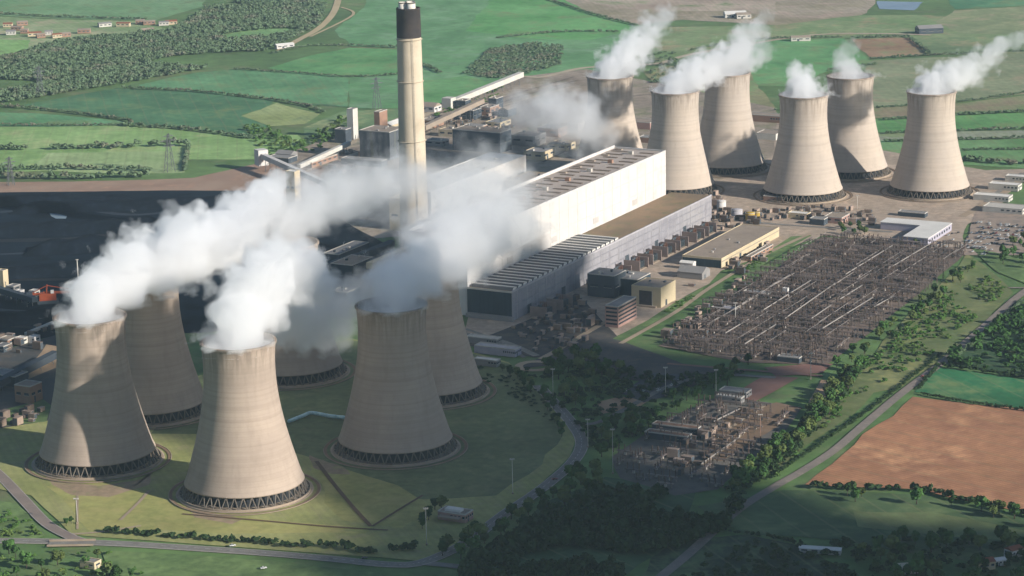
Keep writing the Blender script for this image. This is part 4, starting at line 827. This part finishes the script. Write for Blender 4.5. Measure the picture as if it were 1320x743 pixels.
# ================================================================== VEGETATION
def leafmat(name, a, b, c3=None, rnd=.3, sc=.12):
    m = M(name, a, b, sc, 6, rough=.8, rnd=rnd, col3=c3, scale3=.02, spec=.15, lo=.3, hi=.7); return m
lf = [leafmat('foliage_deep', '2c4522', '3d5a2c'), leafmat('foliage_mid', '36542a', '4a6a34'), leafmat('foliage_olive', '4a5a2e', '5c6838')]
bark = M('bark', '4a4038', '3c342e', .8)
def ico(sub):
    bm = bmesh.new(); bmesh.ops.create_icosphere(bm, subdivisions=sub, radius=1); v = np.array([x.co[:] for x in bm.verts]); f = np.array([[q.index for q in x.verts] for x in bm.faces]); bm.free(); return v, f
I1, I2 = ico(1), ico(2)
def crown_np(seed, lobes=13, leaves=26, rx=4.2, rz=4.6, ls=.75, core=True, zc=6.4):
    r = np.random.default_rng(seed); V = []; F = []; o = 0
    for k in range(lobes):
        d = r.normal(size=3); d /= np.linalg.norm(d); q = r.uniform(.35, .95)**.6 if k else 0
        c = np.array([d[0]*rx*q*.72, d[1]*rx*q*.72, zc+d[2]*rz*q*.68]); rr = r.uniform(.34, .52)*rx
        if core:
            v = I1[0]*rr*.8*(1+r.normal(size=(len(I1[0]), 1))*.12)+c; V.append(v); F.append(I1[1]+o); o += len(v)
        n = r.normal(size=(leaves, 3)); n /= np.linalg.norm(n, axis=1)[:, None]; n[:, 2] = np.where(n[:, 2] < -.5, -n[:, 2], n[:, 2])
        pc = c+n*rr*r.uniform(.75, 1.2, (leaves, 1)); nn = n+r.normal(size=n.shape)*.5; nn /= np.linalg.norm(nn, axis=1)[:, None]
        a = np.cross(nn, r.normal(size=n.shape)); a /= np.linalg.norm(a, axis=1)[:, None]; b = np.cross(nn, a); s = r.uniform(.6, 1.5, (leaves, 1))*ls
        quad = np.stack([pc-a*s-b*s*.6, pc+a*s-b*s*.5, pc+a*s*.7+b*s, pc-a*s*.6+b*s*.8], 1).reshape(-1, 3); V.append(quad)
        i = np.arange(leaves)*4+o; F.append(np.stack([i, i+1, i+2], 1)); F.append(np.stack([i, i+2, i+3], 1)); o += leaves*4
    return np.concatenate(V), np.concatenate(F)
def np_mesh(name, V, F, mat):
    me = bpy.data.meshes.new(name); me.vertices.add(len(V)); me.vertices.foreach_set('co', np.asarray(V, 'f').ravel()); n = len(F); me.loops.add(n*3); me.loops.foreach_set('vertex_index', np.asarray(F, 'i').ravel())
    me.polygons.add(n); me.polygons.foreach_set('loop_start', np.arange(0, 3*n, 3, dtype='i')); me.polygons.foreach_set('loop_total', np.full(n, 3, 'i')); me.update(calc_edges=True); me.validate(); me.materials.append(mat); return me
TV = []
for i in range(6):
    cm = np_mesh('crown', *crown_np(100+i, 11+i, 26, 3.6+.35*(i % 3), 4.2+.5*(i % 2)), lf[i % 3])
    q = MB(); q.bar((0, 0, -.3), (.1, .1, 3.2), .38, 7, r2=.26); q.bar((.1, .1, 3.2), (.2, 0, 6.5), .26, 6, r2=.1)
    for k in range(5): a = k*1.3+i; q.bar((.1, .1, 2.8+k*.4), (2.1*math.cos(a), 2.1*math.sin(a), 5+k*.5), .15, 5, r2=.05)
    TV.append((cm, q.mesh('trunk', [bark])))
NT = [0]
def tree(p, s, label, group, name='tree', var=None):
    cm, tm = TV[random.randrange(6) if var is None else var]; t = thing(name, label, 'tree', (p.x, p.y, Z[0]), random.uniform(0, 6.28), group); t.scale = (s*random.uniform(.85, 1.2), s*random.uniform(.85, 1.2), s)
    for n, me in (('crown', cm), ('trunk', tm)): o = bpy.data.objects.new(n, me); COL.objects.link(o); o.parent = t
    NT[0] += 1
TZ = [([(700, 476), (735, 462), (770, 455), (800, 478), (772, 518), (745, 535), (715, 512)], 32, 'dark leafy tree in the block of trees right of the roundabout', 6.5, (.9, 1.35)),
      ([(765, 556), (840, 532), (925, 484), (968, 470), (945, 498), (850, 546), (792, 590), (768, 592)], 36, 'dark tree in the belt running above the lower switchyard', 6.5, (.8, 1.25)),
      ([(935, 628), (990, 590), (1035, 545), (1085, 488), (1120, 470), (1075, 530), (1000, 610), (950, 640)], 58, 'green tree in the belt between the lower switchyard and the straight gravel track', 6.5, (.75, 1.25)),
      ([(1060, 478), (1120, 440), (1180, 395), (1245, 340), (1262, 345), (1170, 430), (1110, 470)], 26, 'bushy green tree on the scrubby edge right of the large switchyard', 6, (.6, 1.1)),
      ([(640, 470), (690, 498), (720, 525), (734, 560), (724, 566), (700, 522), (650, 484)], 24, 'small dark tree along the inner edge of the loop road beside the dark lawn', 6, (.55, .9)),
      ([(560, 715), (640, 676), (700, 640), (760, 600), (790, 622), (740, 655), (640, 700), (590, 730)], 34, 'dark tree on the outer side of the road curving round the lawn', 6.5, (.75, 1.2)),
      ([(540, 655), (575, 652), (560, 680), (545, 690)], 6, 'dark tree beside the little gatehouse', 4, (.7, 1.0)),
      ([(1090, 650), (1200, 655), (1340, 684), (1340, 672), (1200, 648), (1090, 640)], 10, 'tree growing in the hedge below the brown ploughed field', 8, (.6, 1.2)),
      ([(1080, 700), (1200, 694), (1340, 705), (1340, 760), (1100, 760)], 34, 'tree around the houses in the bottom right corner', 6.5, (.8, 1.3)),
      ([(1070, 300), (1085, 292), (1125, 294), (1132, 302), (1100, 306)], 8, 'round green shrub tree in the clump on the tan ground beyond the large switchyard', 5, (.6, .85)),
      ([(1160, 312), (1185, 308), (1196, 314), (1180, 318)], 5, 'dark shrub tree at the foot of the white roofed depot', 4, (.5, .75)),
      ([(1262, 335), (1300, 312), (1345, 300), (1345, 350), (1300, 345)], 18, 'green tree beyond the car park at the right edge', 6, (.6, 1.1)),
      ([(-20, 720), (40, 706), (110, 712), (170, 728), (190, 760), (-20, 760)], 18, 'leafy tree by the stream in the bottom left corner', 5, (.6, 1.1)),
      ([(78, 676), (98, 676), (96, 684), (80, 684)], 2, 'small dark tree on the lit grass by the bottom left junction', 3, (.5, .7))]
for pl, n, lab, md, (a, b) in TZ:
    for p in scatter_poly(pl, n, n*7+int(pl[0][0]), md): tree(p, random.uniform(a, b), lab, 'trees: '+lab.split(' ', 2)[2][:52])
# masses: woods, scrub (stuff) and hedges (each a thing)
BL = []
for i in range(6): BL.append(crown_np(300+i, 4, 14, 3.8, 3.4, 1.0, True, 3.4))
def mass(name, pts, mat, z, seed, base=None):
    """pts: list of (x,y,scale_xy,scale_z)"""
    r = np.random.default_rng(seed); V = []; F = []; o = 0; ox, oy = pts[0][0], pts[0][1]
    for x, y, s, sz in pts:
        v, f = BL[r.integers(6)]; a = r.uniform(0, 6.28); c_, s_ = math.cos(a)*s, math.sin(a)*s
        w = np.stack([v[:, 0]*c_-v[:, 1]*s_+x-ox, v[:, 0]*s_+v[:, 1]*c_+y-oy, v[:, 2]*sz-.3], 1); V.append(w); F.append(f+o); o += len(w)
    ob = bpy.data.objects.new(name, np_mesh(name, np.concatenate(V), np.concatenate(F), mat)); COL.objects.link(ob); ob.location = (ox, oy, Z[0] if base is None else base); return ob
def wood(name, poly, n, s, mat, seed, sz=1, dens=None):
    W = wpoly(poly); r = random.Random(seed); x0, x1 = min(p.x for p in W), max(p.x for p in W); y0, y1 = min(p.y for p in W), max(p.y for p in W); out = []; k = 0
    while len(out) < n and k < n*30:
        k += 1; p = Vector((r.uniform(x0, x1), r.uniform(y0, y1), 0))
        if inpoly(p, W) and (dens is None or mnoise.noise(p*dens+Vector((seed, 0, 0)))+.25 > 0): q = s*r.uniform(.6, 1.3); out.append((p.x, p.y, q, q*sz*r.uniform(.8, 1.2)))
    return tag(mass(name, out, mat, 0, seed), kind='stuff')
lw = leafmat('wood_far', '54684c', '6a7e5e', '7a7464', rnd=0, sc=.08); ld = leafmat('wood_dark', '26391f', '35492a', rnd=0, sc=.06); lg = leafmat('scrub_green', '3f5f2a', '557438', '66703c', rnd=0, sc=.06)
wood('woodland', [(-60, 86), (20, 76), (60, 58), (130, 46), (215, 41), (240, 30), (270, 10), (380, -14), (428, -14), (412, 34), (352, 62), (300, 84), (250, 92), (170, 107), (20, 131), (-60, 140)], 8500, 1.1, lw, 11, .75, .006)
wood('woodland', [(596, 97), (632, 64), (690, 56), (727, 60), (722, 85), (680, 96), (640, 102)], 1300, .8, lw, 12, .5)
wood('woodland', [(310, 160), (345, 165), (395, 185), (430, 160), (470, 145), (440, 180), (400, 200), (330, 208), (345, 200)], 150, 1.1, lg, 13, .7)
wood('woodland', [(590, 745), (640, 712), (700, 672), (770, 640), (870, 640), (960, 650), (930, 690), (850, 716), (780, 760), (600, 760)], 700, 1.3, ld, 14, 1.0, .012)
wood('woodland', [(880, 735), (960, 700), (1040, 712), (1080, 745), (1000, 770), (880, 770)], 90, .8, ld, 15, .7, .02)
wood('woodland', [(1218, 470), (1262, 432), (1330, 392), (1460, 330), (1460, 504), (1330, 488)], 420, 1.2, leafmat('scrub_dark', '2c4a22', '3e5e2c', rnd=0, sc=.05), 16, .8)
wood('scrub', [(1000, 590), (1075, 510), (1150, 440), (1235, 350), (1262, 345), (1300, 375), (1200, 462), (1120, 505), (1040, 575), (1000, 618)], 330, .75, lg, 17, .6, .02)
wood('scrub', [(935, 632), (990, 592), (1035, 545), (1085, 490), (1120, 470), (1075, 530), (1005, 608), (955, 642)], 150, .9, ld, 33, .8)
wood('scrub', [(1060, 702), (1200, 690), (1340, 700), (1400, 770), (1060, 770)], 160, .9, ld, 18, .7)
wood('scrub', [(-40, 645), (15, 652), (55, 688), (40, 696), (-40, 696)], 70, .7, lg, 19, .6)
wood('scrub', [(-20, 706), (120, 710), (200, 726), (200, 760), (-20, 760)], 60, .7, lg, 20, .6)
wood('scrub', [(670, 480), (720, 470), (790, 470), (860, 490), (930, 480), (860, 545), (770, 590), (750, 560), (720, 520)], 260, .9, ld, 22, .7, .02)
wood('scrub', [(590, 480), (645, 470), (700, 505), (726, 550), (700, 540), (640, 500)], 60, .6, ld, 24, .5, .03)
wood('scrub', [(830, 60), (900, 75), (960, 110), (840, 108)], 120, 1.1, lw, 25, .5, .02)
wood('scrub', [(560, 140), (650, 112), (640, 130), (560, 152)], 60, .9, lg, 26, .5)
wood('scrub', [(840, 414), (875, 390), (905, 374), (880, 396)], 20, .5, lg, 27, .5); wood('scrub', [(950, 350), (985, 328), (1000, 322), (975, 348)], 26, .5, lg, 28, .5)
def hedge(label, pts, w=5, h=3.2, mat=None, gap=.0, dens=1):
    W = smooth_path(wpoly(pts), 4); out = []; r = random.Random(len(label)*13+int(pts[0][0]))
    for a, b in zip(W[:-1], W[1:]):
        L = (b-a).length; n = max(1, int(L/(w*.55)*dens))
        for k in range(n):
            if r.random() < gap: continue
            p = a.lerp(b, (k+r.random())/n); s = w/8*r.uniform(.75, 1.35); out.append((p.x+r.uniform(-.2, .2)*w, p.y+r.uniform(-.2, .2)*w, s, h/7*r.uniform(.7, 1.4)))
    return tag(mass('hedge', out, mat or lw, 0, abs(int(pts[0][0]))+abs(int(pts[0][1]))), label, 'hedge', 'hedges and tree belts between fields')
HG = [('hedge along the lower edge of the darkest green field at far left', [(-30, 136), (60, 143), (160, 156), (166, 163)], 8, 5), ('hedge between the left field and the light green strip', [(-30, 162), (60, 163), (158, 162)], 7, 4),
 ('bushy hedge under the darkest green field, left of the tan patch', [(160, 163), (240, 168), (320, 179), (338, 176)], 11, 6), ('hedge on the top edge of the darkest green field', [(158, 115), (250, 119), (352, 130)], 8, 5), ('straight hedge across the upper green fields left of the chimney', [(300, 90), (380, 95), (450, 100), (515, 97)], 7, 4),
 ('hedge from the darkest field to the tan patch', [(352, 130), (400, 139), (418, 147)], 8, 5), ('thick dark tree belt in the middle of the pale fields at left', [(64, 193), (150, 191), (245, 188)], 17, 11), ('short hedge dropping from the thick tree belt to the coal yard edge', [(243, 189), (238, 222)], 8, 5), ('tree belt cut by the left edge beside the pale fields', [(-20, 192), (37, 194)], 14, 9),
 ('long tree belt along the pinkish strip above the coal yard', [(-30, 228), (60, 231), (190, 229)], 17, 10), ('loose tree belt above the one along the coal yard strip', [(-20, 220), (80, 219), (196, 221)], 12, 8), ('short hedge just right of the chimney top half', [(546, 84), (568, 95)], 9, 5), ('hedge along the top of the brown square field at upper right', [(1098, 50), (1172, 48)], 10, 5),
 ('hedge under the brown square field running to the right edge', [(1122, 77), (1200, 72), (1340, 66)], 8, 4), ('diagonal hedge on the right side of the brown square field', [(1172, 49), (1198, 70)], 10, 5), ('hedge between the bright green wedge and the olive field', [(1130, 84), (1066, 92)], 8, 4), ('hedge along the lower edge of the olive field at right', [(1128, 140), (1240, 132), (1340, 117)], 7, 3.5),
 ('upper dark hedge in the striped green fields at right', [(1138, 156), (1240, 149), (1340, 145)], 10, 5), ('middle dark hedge in the striped green fields at right', [(1140, 173), (1340, 166)], 8, 4), ('lower dark hedge in the striped green fields at right', [(1140, 184), (1340, 178)], 8, 4), ('dark tree belt behind the rightmost cooling tower', [(1236, 207), (1290, 212), (1345, 212)], 16, 9), ('thin hedge in the green field right of the rightmost cooling tower', [(1240, 195), (1345, 193)], 7, 4),
 ('long hedge between the big green field and the brown land at top', [(690, -6), (760, 18), (822, 34)], 8, 4), ('hedge along the road at upper right past the plumes', [(890, 66), (975, 52), (1086, 49)], 8, 4), ('dark hedge between the green and brown fields at lower right', [(1184, 509), (1250, 521), (1340, 533)], 4, 2.5), ('hedge along the top of the small green field at lower right', [(1207, 473), (1340, 491)], 6, 4), ('short hedge at the track side end of the small green field', [(1206, 476), (1184, 503)], 4, 2.5),
 ('bushy dark hedge along the near edge of the brown ploughed field', [(1045, 629), (1100, 632), (1185, 635), (1270, 655), (1345, 670)], 8, 5), ('thin hedge in the dark field at the bottom', [(935, 688), (985, 694), (1035, 704)], 5, 3), ('dark hedge between the near lawn and the bottom road', [(140, 688), (250, 696), (360, 704), (440, 708)], 7, 4), ('thick dark hedge near the gatehouse along the bottom road', [(425, 705), (480, 714), (540, 708)], 9, 5),
 ('hedge on the field side of the straight gravel track', [(1320, 388), (1225, 468)], 5, 3), ('narrow hedge along the inner side of the straight gravel track', [(990, 620), (1100, 545), (1160, 500), (1212, 458)], 4, 2.2), ('clumpy hedge on the tan ground behind the middle far tower', [(1000, 143), (1060, 140), (1128, 141)], 8, 4), ('hedge in the green fields behind the tallest pale plume of the far group', [(640, 50), (720, 42), (800, 42)], 9, 4),
 ('dark hedge under the village at far left', [(-30, 86), (60, 60), (120, 50)], 10, 6), ('hedge at the top left corner of the far green field', [(-30, 16), (60, 22), (190, 26)], 10, 5), ('bushes along the far track left of the chimney', [(350, 70), (400, 60), (455, 60), (515, 62)], 9, 4), ('low hedge between the grey lot and the road above the lower switchyard', [(860, 514), (900, 492), (960, 482)], 5, 3)]
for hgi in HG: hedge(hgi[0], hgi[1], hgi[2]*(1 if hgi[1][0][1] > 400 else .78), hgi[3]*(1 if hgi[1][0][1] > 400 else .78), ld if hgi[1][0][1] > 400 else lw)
# ================================================================== STEAM
def plume_material(name, segs, dens, amp, scale, soft, color, det=3.5, erode=0., lump=.8):
    m = bpy.data.materials.new(name); m.use_nodes = True; nt = m.node_tree; N = nt.nodes; L = nt.links; N.remove(N['Principled BSDF']); out = N['Material Output']
    m.cycles.volume_step_rate = 1.0; m.cycles.volume_sampling = 'MULTIPLE_IMPORTANCE'
    tc = N.new('ShaderNodeTexCoord'); pos = tc.outputs['Object']
    def math_(op, a, b=None, c=None, clamp=False):
        x = N.new('ShaderNodeMath'); x.operation = op; x.use_clamp = clamp
        for i, s in enumerate((a, b, c)):
            if s is None: continue
            if isinstance(s, (int, float)): x.inputs[i].default_value = s
            else: L.new(s, x.inputs[i])
        return x.outputs[0]
    def vm(op, a, b=None, sc=None, o=0):
        x = N.new('ShaderNodeVectorMath'); x.operation = op
        for i, s in enumerate((a, b)):
            if s is None: continue
            if isinstance(s, tuple): x.inputs[i].default_value = s
            else: L.new(s, x.inputs[i])
        if sc is not None:
            if isinstance(sc, (int, float)): x.inputs['Scale'].default_value = sc
            else: L.new(sc, x.inputs['Scale'])
        return x.outputs['Value'] if op in ('DOT_PRODUCT', 'LENGTH', 'DISTANCE') else x.outputs[0]
    nz = N.new('ShaderNodeTexNoise'); nz.inputs['Scale'].default_value = scale; nz.inputs['Detail'].default_value = det; nz.inputs['Roughness'].default_value = .58; nz.inputs['Distortion'].default_value = .6; L.new(pos, nz.inputs['Vector'])
    vo = N.new('ShaderNodeTexVoronoi'); vo.feature = 'SMOOTH_F1'; vo.inputs['Scale'].default_value = scale*1.5; vo.inputs['Detail'].default_value = 1.0; vo.inputs['Smoothness'].default_value = .25; vo.inputs['Roughness'].default_value = .55
    wp = vm('ADD', pos, vm('SCALE', nz.outputs['Color'], None, 9.)); L.new(wp, vo.inputs['Vector'])
    noise = math_('ADD', math_('MULTIPLY', math_('SUBTRACT', nz.outputs['Fac'], .5+erode), amp), math_('MULTIPLY', math_('SUBTRACT', .42, vo.outputs['Distance']), lump))
    tot = None
    for (a, ra, da), (b, rb, db) in segs:
        d = b-a; l2 = d.length_squared
        rel = vm('SUBTRACT', pos, tuple(a)); t = math_('MULTIPLY', vm('DOT_PRODUCT', rel, tuple(d)), 1/l2, clamp=True)
        dist = vm('DISTANCE', rel, vm('SCALE', tuple(d), None, t)); r = math_('MULTIPLY_ADD', t, rb-ra, ra)
        val = math_('SUBTRACT', 1., math_('DIVIDE', dist, r))
        e = math_('MULTIPLY', math_('ADD', val, noise), 1/soft, clamp=True)
        e = math_('MULTIPLY', e, math_('MULTIPLY_ADD', t, db-da, da))
        tot = e if tot is None else math_('MAXIMUM', tot, e)
    s = N.new('ShaderNodeVolumeScatter'); s.inputs['Color'].default_value = color+(1,); s.inputs['Anisotropy'].default_value = .25
    L.new(math_('MULTIPLY', tot, dens), s.inputs['Density']); L.new(s.outputs[0], out.inputs['Volume']); return m
def plume(label, path, dens=.16, amp=1.5, scale=.03, soft=.16, color=(.985, .985, .99), hull=1.5, name='steam_plume', group='steam plumes of the cooling towers', start=None, det=5, erode=-0.07, lump=.8, gain=1.12):
    pts = []
    for px, py, Y, rp, k in path:
        c = D(px, py, Y); dep = Vector(c-Vector((0, 0, CH))).dot(Vector(Fv)); pts.append((c, rp*gain*dep/FPX, k))
    if start is not None: pts.insert(0, (Vector((start[0], start[1], 109)), 34, path[0][4]))
    o0 = pts[0][0].copy(); pts = [(c-o0, r, k) for c, r, k in pts]; mb = MB()
    for (a, ra, _), (b, rb, _) in zip(pts[:-1], pts[1:]):
        n = max(2, int((b-a).length/7))
        for i in range(n+1):
            t = i/n; c = a.lerp(b, t); r = (ra+(rb-ra)*t)*hull
            mb.add([tuple(Vector(v)*r*(1+.08*mnoise.noise(Vector(v)*3+c*.05))+c) for v in I2[0]], [tuple(f) for f in I2[1]])
    tmp = bpy.data.objects.new('tmp', mb.mesh('tmp', [])); COL.objects.link(tmp)
    md = tmp.modifiers.new('r', 'REMESH'); md.mode = 'VOXEL'; md.voxel_size = 4.5
    bpy.context.view_layer.update(); dg = bpy.context.evaluated_depsgraph_get(); me = bpy.data.meshes.new_from_object(tmp.evaluated_get(dg)); COL.objects.unlink(tmp); bpy.data.objects.remove(tmp)
    if start is not None:      # steam stays within the tower mouth below the rim
        for v in me.vertices:
            if math.hypot(v.co.x, v.co.y) > 24.6: v.co.z = max(v.co.z, 5.6)
            else: v.co.z = max(v.co.z, -12)
    me.name = name; me.materials.clear(); me.materials.append(plume_material('steam', list(zip(pts[:-1], pts[1:])), dens, amp, scale, soft, color, det, erode, lump))
    o = bpy.data.objects.new(name, me); COL.objects.link(o); o.location = o0; return tag(o, label, 'steam', group)
T = TOW
plume('thick white plume rolling off the leftmost near tower towards the right', [(116, 392, 1895, 44, 1), (165, 358, 1930, 50, 1), (220, 330, 1975, 52, 1), (275, 312, 2020, 48, .9), (318, 292, 2070, 36, .6), (338, 262, 2110, 24, .35)], start=T['A'])
plume('white plume of the half hidden near tower, merging behind the leftmost plume', [(197, 352, 2026, 46, 1), (250, 320, 2060, 46, 1), (300, 288, 2110, 36, .8), (335, 258, 2160, 30, .55), (358, 240, 2210, 24, .35)], start=T['B'])
plume('billowing bright white plume of the nearest tower, at the centre left', [(303, 424, 1808, 50, 1), (322, 392, 1830, 54, 1), (352, 358, 1870, 50, 1), (385, 348, 1915, 42, .7), (408, 392, 1945, 44, .35), (432, 428, 1980, 30, .2)], start=T['C'])
plume('greyish plume of the hidden tower drifting towards the chimney foot', [(362, 310, 2132, 46, .6), (398, 282, 2190, 52, .5), (445, 262, 2260, 56, .4), (495, 250, 2320, 58, .32), (545, 245, 2380, 48, .22)], start=T['D'], dens=.09, soft=.45, amp=1.7)
plume('soft grey plume of the shaded near tower spreading up to the right', [(505, 396, 1910, 56, .9), (540, 368, 1950, 56, .7), (582, 332, 2010, 58, .5), (625, 300, 2080, 56, .32), (668, 295, 2150, 46, .2)], start=T['E'], dens=.13, soft=.35, amp=1.6)
plume('thin grey plume of the tower next to the turbine hall, veiling the boiler house', [(546, 340, 2064, 54, .55), (580, 285, 2120, 64, .45), (618, 255, 2190, 66, .38), (655, 265, 2260, 58, .3), (695, 305, 2300, 44, .18)], start=T['F'], dens=.06, soft=.5, amp=1.7)
plume('detached grey puff of steam drifting beyond the boiler house roof', [(660, 142, 2900, 30, .5), (705, 148, 2880, 42, .8), (750, 158, 2850, 42, .8), (778, 178, 2830, 26, .5)], dens=.045, soft=.45, name='steam_puff', amp=1.5, gain=1.15)
plume('ragged grey patch of steam hanging between the nearest tower and the shaded tower', [(368, 372, 1960, 40, .8), (392, 412, 1985, 44, .9), (420, 408, 1995, 46, .8), (455, 392, 2005, 42, .6), (485, 372, 2020, 32, .4)], dens=.12, soft=.35, name='steam_bank', amp=1.6, erode=-.03)
plume('thin veil of steam drawn across the chimney foot and boiler house end', [(385, 262, 2330, 38, .5), (450, 250, 2400, 52, .6), (530, 258, 2450, 56, .6), (600, 246, 2470, 56, .6), (660, 236, 2480, 40, .4)], dens=.022, soft=.5, name='steam_veil', amp=1.6, erode=0.)
kw = dict(dens=.13, scale=.042, amp=1.5, soft=.25, gain=1.2)
plume('white plume blowing up and right from the leftmost far tower', [(790, 92, 2982, 27, 1), (812, 70, 3000, 24, .8), (836, 44, 3030, 22, .5), (858, 18, 3060, 15, .25)], start=T['G'], **kw)
plume('long white plume of the tower at the right end of the boiler house', [(878, 108, 2870, 27, 1), (905, 90, 2885, 24, .8), (938, 72, 2910, 24, .55), (968, 46, 2940, 20, .3), (985, 20, 2960, 13, .15)], start=T['H'], **kw)
plume('small thin plume of the set back tower right of the boiler house', [(943, 88, 2988, 24, .6), (962, 74, 3000, 22, .35), (990, 62, 3020, 14, .15)], start=T['I'], **kw)
plume('short upright white wisp on the middle tower of the far front row', [(1034, 114, 2825, 27, 1), (1031, 100, 2830, 20, .7), (1024, 86, 2835, 11, .3)], start=T['J'], **kw)
plume('faint ragged wisp on the back tower left of the rightmost tower', [(1094, 92, 2948, 22, .5), (1084, 82, 2950, 18, .35), (1096, 62, 2955, 14, .15)], start=T['K'], **kw)
plume('white plume streaming from the rightmost tower to the right edge', [(1203, 112, 2830, 27, 1), (1232, 97, 2840, 22, .8), (1262, 80, 2855, 20, .6), (1292, 60, 2870, 15, .4), (1320, 50, 2890, 10, .25)], start=T['L'], **kw)
# ================================================================== LIGHT, SKY, CLOUDS, AIR
AZ = 32; EL = 22                                    # shadows run to the left and away
sd = Vector((math.cos(rad(AZ)), -math.sin(rad(AZ)), 0))*math.cos(rad(EL))+Vector((0, 0, math.sin(rad(EL))))
sun = bpy.data.lights.new('sun', 'SUN'); sun.energy = 5; sun.angle = rad(.53); sun.color = (1, .94, .86)
so = bpy.data.objects.new('sun', sun); COL.objects.link(so); so.rotation_mode = 'QUATERNION'; so.rotation_quaternion = sd.to_track_quat('Z', 'Y'); so.location = (800, 0, 1500)
w = bpy.data.worlds.new('World'); S.world = w; w.use_nodes = True; wn = w.node_tree.nodes; bg = wn['Background']
sky = wn.new('ShaderNodeTexSky'); sky.sky_type = 'NISHITA'; sky.sun_disc = False; sky.sun_elevation = rad(EL); sky.sun_rotation = math.atan2(sd.x, sd.y); sky.air_density = 1.0; sky.dust_density = .3; sky.ozone_density = 3
w.node_tree.links.new(sky.outputs[0], bg.inputs[0]); bg.inputs[1].default_value = .066
# clouds added out of view, shaped to shade the near lawn and lower right
cloudm = bpy.data.materials.new('cloud_white'); cloudm.use_nodes = True; cloudm.node_tree.nodes['Principled BSDF'].inputs['Base Color'].default_value = (.9, .9, .92, 1); cloudm.node_tree.nodes['Principled BSDF'].inputs['Roughness'].default_value = 1
ZC = 1250
def shade_cloud(label, poly, seed, world=False):
    W = [Vector((x, y, 0)) for x, y in poly] if world else wpoly(poly); W = [p+sd*(ZC/sd.z) for p in W]; r = random.Random(seed); x0, x1 = min(p.x for p in W), max(p.x for p in W); y0, y1 = min(p.y for p in W), max(p.y for p in W); mb = MB(); o = Vector((x0, y0, ZC))
    st = 26; y = y0
    while y < y1:
        x = x0
        while x < x1:
            p = Vector((x+r.uniform(-8, 8), y+r.uniform(-8, 8), 0))
            if mnoise.noise(p*.0065+Vector((seed*7, 3, 0))) < .33 and inpoly(p+Vector((mnoise.noise(p*.012), mnoise.noise(p*.012+Vector((9, 9, 9))), 0))*55, W):
                q = r.uniform(20, 36); zz = r.uniform(-10, 25); mb.add([tuple(Vector(v)*q*(1+.18*mnoise.noise(Vector(v)*2+p*.1))+Vector((p.x-x0, p.y-y0, zz))) for v in I2[0]], [tuple(f) for f in I2[1]], 0, True)
            x += st
        y += st
    ob = mb.build('shade_cloud', cloudm, loc=o); tag(ob, kind='structure'); return ob
shade_cloud('c', [(446, 548), (420, 590), (470, 600), (560, 640), (575, 665), (540, 700), (560, 740), (600, 800), (1000, 830), (1500, 830), (1500, 745), (1320, 690), (1200, 672), (1090, 645), (1020, 634), (960, 632), (880, 640), (860, 610), (790, 600), (800, 560), (880, 500), (930, 478), (850, 462), (770, 448), (800, 425), (765, 392), (700, 362), (640, 372), (600, 384), (580, 440), (560, 455), (500, 470)], 1)
shade_cloud('c', [(-60, 1955), (-110, 1863), (-416, 2035), (-366, 2121)], 2, True); shade_cloud('c', [(-30, 2103), (-85, 2010), (-250, 2107), (-200, 2193)], 3, True)  # unseen strips added to shade towers E and F
hz = MB(); hz.box(-7100, 7100, -1600, 12100, -1.5, 625); hm = bpy.data.materials.new('air'); hm.use_nodes = True; nt = hm.node_tree; nt.nodes.remove(nt.nodes['Principled BSDF'])
pv = nt.nodes.new('ShaderNodeVolumePrincipled'); pv.inputs['Color'].default_value = (.66, .84, 1, 1); pv.inputs['Density'].default_value = 0.00003; pv.inputs['Anisotropy'].default_value = .2
nt.links.new(pv.outputs[0], nt.nodes['Material Output'].inputs['Volume']); tag(hz.build('haze', hm), kind='stuff')
# ================================================================== RENDER
S.render.engine = 'CYCLES'; cy = S.cycles; cy.use_denoising = True; cy.denoiser = 'OPENIMAGEDENOISE'; cy.max_bounces = 8; cy.diffuse_bounces = 2; cy.glossy_bounces = 2; cy.transmission_bounces = 2; cy.volume_bounces = 6; cy.volume_step_rate = 1.8; cy.volume_max_steps = 128; cy.use_adaptive_sampling = True; cy.adaptive_threshold = .03; cy.sample_clamp_indirect = 6
S.view_settings.view_transform = 'Standard'; S.view_settings.look = 'None'; S.view_settings.gamma = 1; S.view_settings.exposure = .55
S.render.resolution_x = 1024; S.render.resolution_y = 576
print('trees', NT[0], 'gantries', len(spots), 'breakers', len(pts), 'objects', len(COL.objects))
